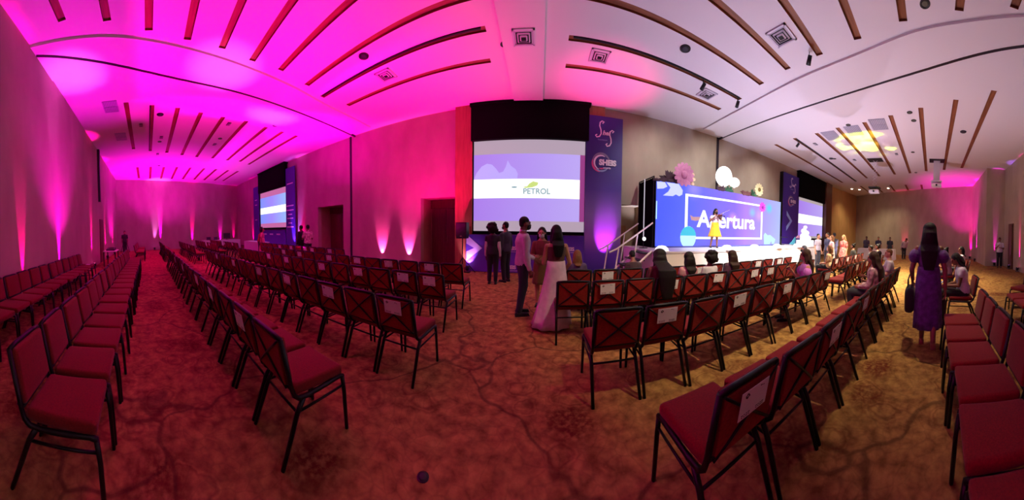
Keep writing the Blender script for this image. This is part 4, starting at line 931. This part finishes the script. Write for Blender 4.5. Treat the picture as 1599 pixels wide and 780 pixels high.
    if style == 'short':
        m.ell(g(0, -.011, .021), .0465 * u_, .054 * u_, .052 * u_, 16, 10, HR); m.ell(g(0, -.03, -.002), .04 * u_, .03 * u_, .04 * u_, 12, 8, HR)
    elif style == 'curly':
        m.ell(g(0, -.05, .012), .088 * u_, .072 * u_, .085 * u_, 16, 10, HR)
        for k in range(26):
            q = random.Random(k); th_ = q.uniform(0, 2 * PI); ph = q.uniform(-.6, 1.3)
            if math.sin(th_) * math.cos(ph) > .35 and math.sin(ph) < .75: continue
            m.ell(g(.088 * math.cos(th_) * math.cos(ph), -.045 + .07 * math.sin(th_) * math.cos(ph), .014 + .084 * math.sin(ph)), .024 * u_, .024 * u_, .024 * u_, 8, 6)
    elif style in ('long', 'bun', 'cover'):
        m.ell(g(0, -.013 - .012 * (vol - 1), .02), .05 * u_ * vol, .056 * u_ * (1 + (vol - 1) * .3), .054 * u_ * (1 + (vol - 1) * .35), 16, 10, HR)
        if style == 'bun':
            m.ell(g(0, -.03, -.005), .042 * u_, .032 * u_, .045 * u_, 12, 8, HR); m.ell(g(0, -.05, .055), .032 * u_, .032 * u_, .03 * u_, 12, 8, HR)
        else:
            # curtain of hair down the back, following the head then hanging
            pts = [g(0, -.034, .03), g(0, -.05, -.01), g(0, -.052, -.05)]
            q = pts[-1]; back = -fwd; steps = 5; down = V3((0, 0, -1))
            base = P + up * .25 * u_ - fwd * .075 * u_
            for k in range(1, steps + 1):
                qq = q + down * (hl * u_ - .05 * u_) * k / steps
                tq = (qq - P).dot(up) / u_
                bk = -(qq - P).dot(fwd)
                need = (.082 if tq < .29 else .04) * u_
                if bk < need and tq > -.05: qq = qq - fwd * (need - bk)
                if drape is not None and qq.z < .98: qq.y = min(qq.y, drape - (.02 if k > 1 else 0))
                pts.append(qq)
            wd = [.042, .05, .056] + [(.066 - .03 * (k / steps) ** 2.2) for k in range(1, steps + 1)]
            dp = [.03, .034, .032] + [.026 - .012 * k / steps for k in range(1, steps + 1)]
            rs = []
            for p, w_, d_ in zip(pts, wd, dp): rs.append([p + hx * (w_ * vol * u_ * math.cos(2 * PI * k / 12)) + (hf if p in pts[:2] else fwd) * (d_ * (1 + (vol - 1) * .4) * u_ * math.sin(2 * PI * k / 12)) for k in range(12)])
            m.rings(rs)
            for s in (-1, 1): m.rc(g(s * .04, -.012, .02), g(s * .047, -.012, -.05), .015 * u_, .017 * u_, 8); m.rc(g(s * .047, -.012, -.05), g(s * .055, -.03, -.1), .017 * u_, .012 * u_, 8)
    elif style == 'bald': ok = False
    if ok:
        hm = remesh(m, voxel, 2 if style != 'curly' else 1); hm.materials.clear(); hm.materials.append(hairm(hc) if style != 'cover' else cloth(hc)); link('hair' if style != 'cover' else 'head_scarf', hm, t)
    # --- clothes
    off = .012 * u_ / 1.65
    trgb, sleeve = top
    T = MB()
    loose = bottom[0] == 'trousers'
    kk = 0 if bottom[0] == 'dress' else (1 if loose else 3)
    torso(T, off * (1.75 if loose else 1.0), kk, 10 if sleeve != 'bare' else 8)
    for s in (-1, 1):
        sh, el, wr = J[s]
        if sleeve == 'long': T.rc(sh, el, .029 * u_ + off, .023 * u_ + off); T.rc(el, el + (wr - el) * .9, .023 * u_ + off, .017 * u_ + off)
        elif sleeve == 'short': T.rc(sh, sh + (el - sh) * .62, .03 * u_ + off, .029 * u_ + off)
        elif sleeve == 'puff': T.ell(sh + (el - sh) * .36 + X * s * .006 * u_, .057 * u_, .054 * u_, .06 * u_, 12, 8, (el - sh).to_track_quat('Z', 'Y').to_matrix())
        elif sleeve == 'cap': T.rc(sh, sh + (el - sh) * .3, .033 * u_ + off, .032 * u_ + off)
    if sleeve != 'bare' and not fem: T.rc(P + up * .298 * u_, P + up * .318 * u_, .036 * u_ + off * .4, .035 * u_ + off * .4)
    tm = remesh(T, voxel); tm.materials.clear(); tm.materials.append(cloth(trgb, pat)); link('top', tm, t)
    if sleeves:
        for s in (-1, 1):
            sh, el, wr = J[s]; m = MB(); m.rc(sh, el, .028 * u_ + off, .023 * u_ + off); m.rc(el, el + (wr - el) * .9, .023 * u_ + off, .017 * u_ + off)
            q_ = remesh(m, voxel); q_.materials.clear(); q_.materials.append(cloth(sleeves)); link('sleeve', q_, t)
    kind = bottom[0]; brgb = bottom[1]; bl = bottom[2] if len(bottom) > 2 else .4
    if kind == 'trousers':
        m = MB(); torso(m, off * .6, 0, 4)
        for s in (-1, 1):
            hip, kn, an = L[s]; m.rc(hip, kn, .052 * u_ + off * .8, .038 * u_ + off); m.rc(kn, kn + (an - kn) * .93, .038 * u_ + off, .027 * u_ + off)
        bm2 = remesh(m, voxel)
    elif sit:
        m = MB(); torso(m, off * 1.6, 0, 5); k_ = [L[s][1] for s in (-1, 1)]
        for s in (-1, 1):
            hip, kn, an = L[s]; m.rc(hip, kn, .058 * u_ + off, .044 * u_ + off)
            if bl > .3: m.rc(kn, kn + (an - kn) * min(1, (bl - .3) / .22), .044 * u_ + off, .04 * u_ + off)
        m.rc((L[-1][0] + L[1][0]) / 2, (k_[0] + k_[1]) / 2, .05 * u_, .04 * u_)
        bm2 = remesh(m, voxel)
    else:
        # skirt: pleated bell from the waist to the hem
        m = MB(); n = 40; rs = []; flare = bottom[3] if len(bottom) > 3 else .14; sx = bottom[4] if len(bottom) > 4 else (0, 0)
        for i in range(11):
            q = i / 10; zc = P.z + .115 * u_ - bl * u_ * q
            hipf = min(1, q * bl / .13); base_ = (.09 + (.107 - .09) * hipf) + max(0, q - .13 / bl) * (flare - .105) / (1 - .13 / bl)
            fold = .10 * max(0, q - .2)
            rs.append([V3((math.cos(th) * base_ * u_ * (1 + fold * math.cos(9 * th + 1.0)) + sx[0] * q * q * u_, math.sin(th) * base_ * .82 * u_ * (1 + fold * math.cos(9 * th + 1.0)) + sx[1] * q * q * u_, zc)) for th in [2 * PI * k / n for k in range(n)]])
        m.rings(rs, True); bm2 = m.mesh('skirt', None, True)
    bm2.materials.clear(); bm2.materials.append(cloth(brgb, pat if kind == 'dress' else None)); link('skirt' if kind != 'trousers' else 'trousers', bm2, t)
    for s in (-1, 1):
        hip, kn, an = L[s]; m = MB()
        m.rc(an + V3((0, -.02, -.024)) * u_, an + V3((0, .09, -.031)) * u_, .0225 * u_, .017 * u_); m.box(an + V3((0, .035, -.041)) * u_, (.04 * u_, .145 * u_, .008 * u_))
        m.build('shoe', cloth(shoes), t, True)
    return t, J, dict(S=S, X=X, up=up, fwd=fwd, g=g, HR=HR, P=P, u=u_)

BLK = (22, 16, 18); BRN = (58, 34, 24); BLD = (150, 106, 66)
# standing in the aisle, middle
person('person in a dark vest and white sleeves seen from behind below the screen', -1.3, 6.85, 0, 1.66, skin=0, hair=('curly', BLK, .1), top=((22, 20, 30), 'cap'), sleeves=(232, 226, 232), bottom=('trousers', (20, 20, 30)))
m = MB(); 
person('bearded man in dark suit standing under the middle screen', -.98, 7.2, 60, 1.76, skin=1, hair=('short', BLK, 0), top=((52, 46, 74), 'long'), bottom=('trousers', (24, 24, 36)), fem=False, mask=(26, 22, 24))
man, Jm, _ = person('man in a white shirt and dark jeans wearing a black mask', -.30, 4.5, -72, 1.78, skin=1, hair=('short', BLK, 0), top=((222, 216, 226), 'long'), bottom=('trousers', (26, 28, 46)), fem=False, mask=(18, 16, 20), nod=4, voxel=.010,
       legs={-1: ((.05, .03, .285), (.055, -.02, .045)), 1: ((.055, -.01, .285), (.06, -.05, .045))}, arms={1: ((.02, .0, -.172), (.02, .04, -.32)), -1: ((.02, .02, -.17), (-.01, .15, -.23))})
person('woman in an olive skirt wearing a white mask facing the camera', .05, 5.05, 172, 1.6, skin=2, hair=('long', BLK, .16), top=((120, 44, 40), 'long'), bottom=('skirt', (122, 96, 44), .36, .115), mask=(226, 224, 232), nod=8, arms={1: ((.03, .03, -.165), (-.03, .14, -.15)), -1: ((.03, .03, -.165), (-.03, .14, -.17))}, voxel=.010)
person('bare backed woman in a long pale pink skirt seen from behind', .27, 4.0, 12, 1.63, skin=2, hair=('long', BLK, .24), top=((96, 66, 46), 'bare'), bottom=('skirt', (236, 206, 222), .62, .19, (-.05, -.03)), nod=6, arms={1: ((.05, .0, -.165), (.03, .1, -.27)), -1: ((.03, .02, -.168), (-.03, .13, -.2))}, voxel=.010)
# seated among the right rows
ST = .475
def sitter(label, ri, k, h=1.52, dy=0.0, dx=0.0, rz=0, **kw):
    c = CH[(ri, k)].location
    return person(label, c.x + dx, c.y + .22 + dy, rz, h, 0, ST, **kw)
sitter('woman with very long black hair seated in the third right row', 9, 3, 1.5, dx=-.08, drape=-.29, skin=2, hair=('long', BLK, .40, 1.45), top=((96, 36, 40), 'short'), nod=6, turn=-20)
sitter('woman with shoulder length dark hair in a pink top, third right row', 9, 4, 1.4, skin=2, hair=('long', (34, 26, 24), .18, 1.3), top=((226, 160, 172), 'cap'))
sitter('woman with a big round mass of black curly hair, third right row', 9, 5, 1.34, skin=1, hair=('curly', BLK, 0), top=((214, 210, 224), 'short'))
sitter('woman with straight brown hair seated right of the curly haired one', 9, 6, 1.4, dx=.05, skin=2, hair=('long', BRN, .22, 1.35), top=((92, 54, 82), 'short'))
sitter('person with short black hair leaning low in the front right row', 10, 2, 1.34, dx=.14, lean=10, nod=14, skin=1, hair=('short', BLK, 0), top=((60, 40, 50), 'short'))
sitter('person with blond hair seated at the aisle end of the front right row', 10, 0, 1.36, nod=4, skin=3, hair=('long', BLD, .14), top=((90, 70, 110), 'short'))
sitter('woman in a purple dress turned aside in the second right row', 8, 7, 1.55, rz=48, dx=.02,  skin=2, hair=('long', (66, 42, 32), .36, 1.3), top=((176, 96, 190), 'puff'), bottom=('dress', (176, 96, 190), .42), turn=-20, arms={1: ((.05, .06, -.15), (-.02, .17, -.04)), -1: ((.06, .05, -.16), (.0, .19, -.16))})
sitter('man with short grey hair seated near the stage end of the third row', 9, 12, 1.5, skin=2, hair=('short', (92, 92, 100), 0), top=((46, 40, 50), 'long'), fem=False, turn=25, mask=(24, 22, 26))
sitter('woman with long brown hair and a patterned shawl in the nearest right row', 7, 7, 1.56, skin=2, hair=('long', (62, 38, 26), .36, 1.35), top=((190, 160, 164), 'long'), pat=(110, 60, 84), nod=4)
sitter('blond person with raised hands seated far along the nearest right row', 7, 10, 1.56, rz=20, skin=3, hair=('short', (140, 96, 58), 0), top=((200, 190, 200), 'short'), arms={1: ((.03, .09, -.14), (-.02, .2, -.04)), -1: ((.03, .06, -.16), (-.02, .18, -.1))})
sitter('black haired person in a dark top holding a phone, nearest right row', 7, 8, 1.5, skin=1, hair=('bun', BLK, 0), top=((40, 30, 44), 'short'), lean=8, arms={1: ((.04, .08, -.15), (.0, .22, -.1)), -1: ((.03, .06, -.16), (-.02, .18, -.14))})
sitter('person in grey seated halfway along the second right row past the gap', 11, 6, 1.52, skin=1, hair=('short', BLK, 0), top=((60, 56, 66), 'short'), fem=False)
sitter('person in black at the far end of the second right row past the gap', 11, 8, 1.56, skin=1, hair=('bun', BLK, 0), top=((30, 28, 36), 'long'))
sitter('person in cream seated at the near end of the third row past the gap', 12, 0, 1.5, skin=3, hair=('long', (120, 84, 50), .14), top=((220, 200, 160), 'short'), pat=(160, 130, 90))
sitter('person in black with bun seated in the third row past the gap', 12, 5, 1.52, skin=1, hair=('bun', BLK, .1), top=((28, 26, 32), 'short'))
# violinist on the stage
vio, Jv, fv = person('violinist in a yellow skirt and pale top playing on the stage', 5.95, 7.05, 150, 1.45, SZ, skin=1, hair=('long', BLK, .1), top=((236, 206, 216), 'cap'), bottom=('skirt', (250, 192, 40), .36, .17), mask=(30, 26, 30), nod=6, turn=30,
       legs={-1: ((.05, .02, .285), (.06, -.01, .045)), 1: ((.07, .01, .285), (.1, -.04, .045))}, arms={-1: ((.03, .13, -.08), (.02, .26, .01)), 1: ((.06, .08, -.12), (-.06, .16, .0))})
d_ = Matrix.Rotation(R(150), 3, 'Z'); Pv = V3((5.95, 7.05, SZ))
w0 = Pv + d_ @ Jv[-1][2]; n0 = Pv + d_ @ (fv['g'](-.04, .02, -.075))
ax = (w0 - n0).normalized(); upv = V3((0, 0, 1)); sd = ax.cross(upv).normalized(); upv = sd.cross(ax).normalized()
q = Matrix((sd, ax, upv)).transposed()
t = thing('violin', 'brown violin held by the musician on stage', 'violin', n0); t.rotation_euler = q.to_euler()
out = [(.0, 0), (.07, .01), (.1, .06), (.085, .12), (.06, .155), (.075, .2), (.085, .25), (.06, .31), (0, .325)]
ol = out + [(-x_, y_) for x_, y_ in out[-2:0:-1]]
MB().rings([[V3((x_, y_, z_)) for x_, y_ in ol] for z_ in (-.02, .02)]).build('violin_body', mat('violin_wood', (128, 52, 26), .25, rgb2=(96, 34, 18), nscale=12), t)
MB().box((0, .44, .025), (.024, .28, .014)).box((0, .6, .02), (.03, .06, .03)).box((0, .2, .034), (.02, .16, .008)).build('neck', M_DARK, t)
w1 = Pv + d_ @ Jv[1][2]
t = thing('violin_bow', 'thin violin bow in the hand of the musician', 'violin bow', w1); bd = (n0 + ax * .2 + V3((0, 0, .04)) - w1).normalized()
MB().tube([V3((0, 0, 0)) - bd * .05, bd * .62], .006, 6).build('stick', M_DOOR, t); MB().tube([V3((0, 0, -.012)) - bd * .02, bd * .6 + V3((0, 0, -.01))], .003, 4).build('bow_hair', M_WHITEP, t)
# the woman walking away along the right aisle
wk, Jw, fw_ = person('woman in a purple dress walking away with a black bag on her arm', 3.66, .04, -88, 1.79, skin=1, hair=('long', (20, 14, 16), .30, 1.15), top=((92, 52, 128), 'puff'), bottom=('dress', (96, 56, 140), .49, .112), shoes=(150, 96, 70), pat=(64, 34, 96), voxel=.009,
       legs={-1: ((.04, .05, .29), (.045, .06, .045)), 1: ((.045, .0, .29), (.045, -.1, .07))}, arms={-1: ((.045, -.01, -.168), (.04, .09, -.27)), 1: ((.04, -.02, -.168), (.045, -.03, -.325))})
d_ = Matrix.Rotation(R(-88), 3, 'Z'); ew = V3((3.66, .04, 0)) + d_ @ Jw[-1][1]; ww = V3((3.66, .04, 0)) + d_ @ Jw[-1][2]
hp = ew * .45 + ww * .55
t = thing('handbag', 'black handbag hanging from the arm of the walking woman', 'handbag', (hp.x + .02, hp.y + .03, hp.z - .47), R(-88))
cushion((0, 0, .12), (.14, .42, .34), .065, crown=.03).build('bag_body', cloth((18, 18, 24)), t, True)
for s in (-1, 1): MB().tube([(s * .03, -.12, .28), (s * .03, -.08, .4), (s * .01, 0, .475), (s * .03, .08, .4), (s * .03, .12, .28)], .009, 8).build('strap', cloth((26, 24, 30)), t, True)
# seated woman with phone at the right
sw_, Js, fs_ = person('woman in a white top and black trousers seated looking at her phone', 4.75, -.62, 2, 1.62, 0, ST, lean=8, nod=24, skin=1, hair=('long', BLK, .13), top=((226, 216, 232), 'cap'), bottom=('trousers', (20, 18, 26)), voxel=.010, arms={1: ((.02, .06, -.16), (-.05, .2, -.16)), -1: ((.02, .06, -.16), (-.03, .21, -.15))})
d_ = Matrix.Rotation(R(2), 3, 'Z'); wp = V3((4.75, -.62, 0)) + d_ @ ((Js[1][2] + Js[-1][2]) / 2 + V3((0, .09, .03)))
t = thing('phone', 'lit phone in the hands of the seated woman in white', 'phone', wp, R(2)); pr = Matrix.Rotation(R(-40), 3, 'X')
MB().box((0, 0, 0), (.075, .15, .009), pr).build('case', M_DARK, t); MB().box(pr @ V3((0, 0, .0055)), (.067, .138, .002), pr).build('display', mat('phone_glow', (200, 196, 220), emit=.8), t)
person('guest in grey seated behind the walking woman on the right', 7.3, -.5, -4, 1.58, 0, ST, lean=6, nod=10, skin=2, hair=('bun', BLK, .1), top=((150, 132, 160), 'short'), bottom=('trousers', (70, 70, 90)), arms={1: ((.02, .06, -.16), (-.05, .2, -.1)), -1: ((.02, .06, -.16), (-.03, .21, -.08))})
person('long haired woman in a white blouse seen from behind at far right', 8.4, -1.0, 5, 1.62, 0, ST, skin=1, hair=('long', BLK, .14), top=((236, 228, 240), 'short'), bottom=('trousers', (40, 36, 50)), turn=10)
person('man in a white shirt and dark trousers standing by the rear door at right', 13.9, -3.85, 75, 1.74, skin=1, hair=('short', BLK, 0), top=((226, 220, 232), 'short'), bottom=('trousers', (22, 22, 28)), fem=False, arms={1: ((.03, .05, -.165), (-.06, .12, -.06)), -1: ((.03, .05, -.165), (-.06, .13, -.13))})
person('man in a pale shirt bending over before the far right end wall', 18.6, 2.1, 120, 1.72, lean=35, nod=10, skin=1, hair=('short', BLK, 0), top=((214, 200, 220), 'long'), bottom=('trousers', (40, 36, 44)), fem=False)
# standing group at the right end of the stage
person('person in dark clothes with a light badge standing right of the stage', 10.7, 4.75, 60, 1.72, skin=1, hair=('short', BLK, 0), top=((44, 48, 84), 'short'), bottom=('trousers', (30, 32, 50)), fem=False)
person('person in black with arms folded beside the stage end group', 11.5, 4.75, -30, 1.74, skin=1, hair=('short', BLK, 0), top=((38, 40, 54), 'long'), bottom=('trousers', (26, 26, 32)), fem=False, arms={1: ((.04, .04, -.165), (-.12, .11, -.13)), -1: ((.04, .04, -.165), (-.12, .12, -.11))})
person('person in pale grey standing at the rear of the stage end group', 11.0, 5.4, 160, 1.66, skin=2, hair=('short', (40, 30, 30), 0), top=((170, 160, 180), 'short'), bottom=('trousers', (50, 50, 66)))
person('woman with brown hair in a pink blouse standing right of the stage', 9.9, 4.2, 40, 1.6, skin=3, hair=('long', (110, 70, 44), .16), top=((216, 170, 180), 'short'), bottom=('skirt', (200, 190, 200), .4, .12))
person('grey blond woman in a red flowered dress standing beside the rows', 10.7, 3.95, 70, 1.64, skin=3, hair=('long', (196, 160, 116), .13), top=((226, 62, 66), 'short'), bottom=('dress', (226, 62, 66), .5, .14), pat=(240, 170, 170))
for i, (x, y, c, l) in enumerate([(18.2, 3.1, (40, 40, 54), 'person in dark clothes behind the near end of the far right table'), (18.3, 4.0, (60, 60, 90), 'person in slate blue behind the middle of the far right table'), (18.2, 4.9, (90, 84, 96), 'person in grey behind the far end of the far right table')]):
    person(l, x, y, 95, 1.62, skin=1 + i % 2, hair=('short', BLK, 0), top=(c, 'short'), bottom=('trousers', (34, 32, 42)), fem=False, voxel=.016)
# left side
person('woman in a pink dress with dark hair near the far left screen', -13.1, 6.5, -40, 1.64, skin=2, hair=('curly', (40, 14, 22), 0), top=((240, 130, 170), 'short'), bottom=('dress', (240, 130, 170), .5, .15))
person('person in red leaning beside the woman in pink on the left', -13.75, 6.6, -20, 1.6, lean=12, skin=1, hair=('bun', BLK, .1), top=((170, 34, 40), 'short'), bottom=('trousers', (40, 24, 34)))
person('person in black standing near the left doorway', -9.75, 6.9, 100, 1.74, skin=1, hair=('short', BLK, 0), top=((26, 20, 30), 'long'), bottom=('trousers', (24, 20, 28)), fem=False)
person('man in a patterned white shirt standing near the left doorway', -9.15, 6.85, 80, 1.74, skin=1, hair=('short', BLK, 0), top=((236, 200, 220), 'short'), bottom=('trousers', (40, 36, 52)), fem=False, pat=(170, 110, 150), arms={1: ((.04, .04, -.165), (-.1, .12, -.13)), -1: ((.03, .05, -.165), (-.06, .14, -.09))})
person('camera operator in black by the tripod at the far left', -18.7, -1.7, -95, 1.7, skin=1, hair=('short', BLK, 0), top=((36, 26, 36), 'short'), bottom=('trousers', (24, 20, 28)), fem=False, voxel=.016)

# ------------------------------------------------------------------ house and stage lamps, with added fill lamps
def can(x, y, watt, ang, c, label, tgt=None):
    t = thing('downlight', label, 'downlight', (x, y, CEIL), 0, 'recessed downlights')
    MB().lathe((0, 0, 0), [(.1, 0), (.1, -.012), (.075, -.014), (.07, -.0), (.002, -.002)], 16).build('trim_ring', M_DARK, t, True)
    MB().lathe((0, 0, -.004), [(.06, 0), (.05, -.004), (.002, -.006)], 14).build('lens', mat('downlight_lens', (120, 100, 80), emit=.25), t, True)
    lamp('down_light', (x, y, CEIL - .04), tgt or (x, y, 0), c, watt * K_CAN, ang, .9, .06)
RED = (1.0, 0.0, 0.26)  # for added red downlights that brighten the left floor and seats
CANS = [(4.6, .25, 42, 60, WARM, 'added downlight above the gap between the nearest right rows', (4.5, .1, 0)), (-4.6, .62, 16, 95, RED, 'added red downlight above the nearest left aisle'), (-8.0, .75, 32, 95, RED, 'added red downlight near the left partition track'), (-12.2, .72, 46, 95, RED, 'added red downlight above the middle of the far left rows'), (-16.6, .9, 40, 95, RED, 'added red downlight above the far end of the left aisle'), (-11.5, 3.55, 26, 95, RED, 'added red downlight above the fourth left row'), (-.9, 6.0, 60, 75, (1, .5, .36), 'added downlight before the middle screen'), (5.6, .2, 330, 75, WARM, 'added downlight above the second right row', (5.9, 2.6, .4)), (9.2, .8, 260, 80, WARM, 'downlight above the walking woman'), (9.2, 3.35, 200, 80, WARM, 'downlight above the third right row past the gap'),
        (12.6, 1.1, 75, 80, WARM, 'downlight beyond the right hand rows'), (13.0, 5.5, 45, 85, WARM, 'downlight above the stage end group'), (16.5, 1.2, 30, 90, WARM, 'downlight toward the far right end wall'), (3.0, .3, 90, 66, WARM, 'added downlight above the nearest right row', (3.3, 3.6, .4)), (8.6, .9, 200, 80, WARM, 'added downlight above the rows past the gap', (8.6, 3.4, .4))]  # aimed cans and the one before the screen are added fill
for c in CANS: can(*c)
# stage front light and the gobo from a ceiling track above the rows
SPOTS = [(4.3, 5.8, (4.2, 8.85, 3.4), (1, .94, .9), 95, 84, 'white track spotlight aimed at the wall above the left of the stage'), (5.7, 5.8, (7.2, 8.85, 3.4), (1, .94, .9), 110, 84, 'white track spotlight aimed at the wall above the middle of the stage'), (9.9, 6.05, (10.3, 8.85, 3.4), (1, .93, .88), 95, 84, 'white track spotlight aimed at the wall above the right of the stage'), (3.4, 1.8, (7.2, 6.6, 1.2), (.95, .95, 1.0), 1300, 56, 'white track spotlight aimed at the stage from the nearer slot'), (5.2, 2.93, (8.6, 6.4, 1.0), (.95, .95, 1.0), 1300, 56, 'white track spotlight beside a slot end aimed at the right half of the stage')]
for x, y, tg, c, w, a, l in SPOTS:
    t = thing('track_spotlight', l, 'spotlight', (x, y, CEIL - .02), 0, 'track spotlights')
    d = (V3(tg) - V3((x, y, CEIL - .2))).normalized(); q = d.to_track_quat('Z', 'Y').to_matrix()
    MB().tube([(0, 0, .02), (0, 0, -.12)], .012).build('stem', M_BLACK, t)
    MB().lathe((0, 0, -.18), [(.002, -.1), (.05, -.1), (.06, .1), (.05, .1), (.045, .08), (.002, .08)], 14, q).build('can', M_BLACK, t, True)
    lamp('stage_light', V3((x, y, CEIL - .2)) + d * .13, tg, c, w * K_STAGE, a, 1.0, .05)
UPS = [(3.95, 8.3, (3.9, 8.85, 4.6), COOL, 120, 70, 'cool uplight behind the left end of the LED wall'), (7.3, 8.2, (7.4, 8.75, 5.6), COOL, 330, 95, 'cool uplight behind the middle of the LED wall'), (11.0, 8.1, (11.0, 8.6, 5.9), COOL, 210, 100, 'cool uplight behind the right end of the LED wall')]
for x, y, tg, c, w, a, l in UPS: par(0, x, y, 0, tg, c, w, a, l, 'cool uplights behind the LED wall', False, K_COOL)
WH = [(2.4, 5.3, (2.9, 4.6, 5.9), LAV, 190, 110, 'added pale light on the carpet before the stage stairs'), (6.9, 5.1, (7.0, 4.6, 5.9), (.70, .70, 1.0), 640, 130, 'added pale light at the foot of the stage front'), (11.5, 3.0 + 1.2, (11.5, 3.2, 5.9), (.80, .68, 1.0), 480, 130, 'added pale light beside the rows near the stage end'), (7.0, -2.9, (7.2, -1.6, 5.9), (.86, .7, 1.0), 240, 110, 'added pale light near the rearmost right row') ]
for x, y, tg, c, w, a, l in WH: par(0, x, y, 0, tg, c, w, a, l, 'added pale lights', True, K_PALE)  # added floor lamps, kept out of sight, to brighten the ceiling
# yellow leaf pattern on the ceiling: a projector light with a broken-up stencil
t = thing('pattern_projector', 'floor light throwing a yellow pattern at the ceiling', 'stage light', (11.6, 3.9 - 1.1, 0))
MB().lathe((0, 0, .12), [(.002, 0), (.08, 0), (.09, .2), (.07, .26), (.06, .26), (.06, .24), (.002, .24)], 16).build('can', M_BLACK, t, True); MB().box((0, 0, .05), (.26, .2, .1)).build('base', M_BLACK, t)
gl = lamp('pattern_light', (11.6, 2.8, .4), (11.5, 3.2, 5.9), (.80, 1.0, .04), 5200, 34, .25, .01)
gl.data.use_nodes = True; nt = gl.data.node_tree; em = nt.nodes['Emission']
tcn = nt.nodes.new('ShaderNodeTexCoord'); nz = nt.nodes.new('ShaderNodeTexNoise'); nz.inputs['Scale'].default_value = 5.5; nz.inputs['Detail'].default_value = 1
rp = nt.nodes.new('ShaderNodeValToRGB'); rp.color_ramp.elements[0].position = .47; rp.color_ramp.elements[1].position = .55
nt.links.new(tcn.outputs['Normal'], nz.inputs['Vector']); nt.links.new(nz.outputs['Fac'], rp.inputs['Fac']); nt.links.new(rp.outputs['Color'], em.inputs['Strength'])
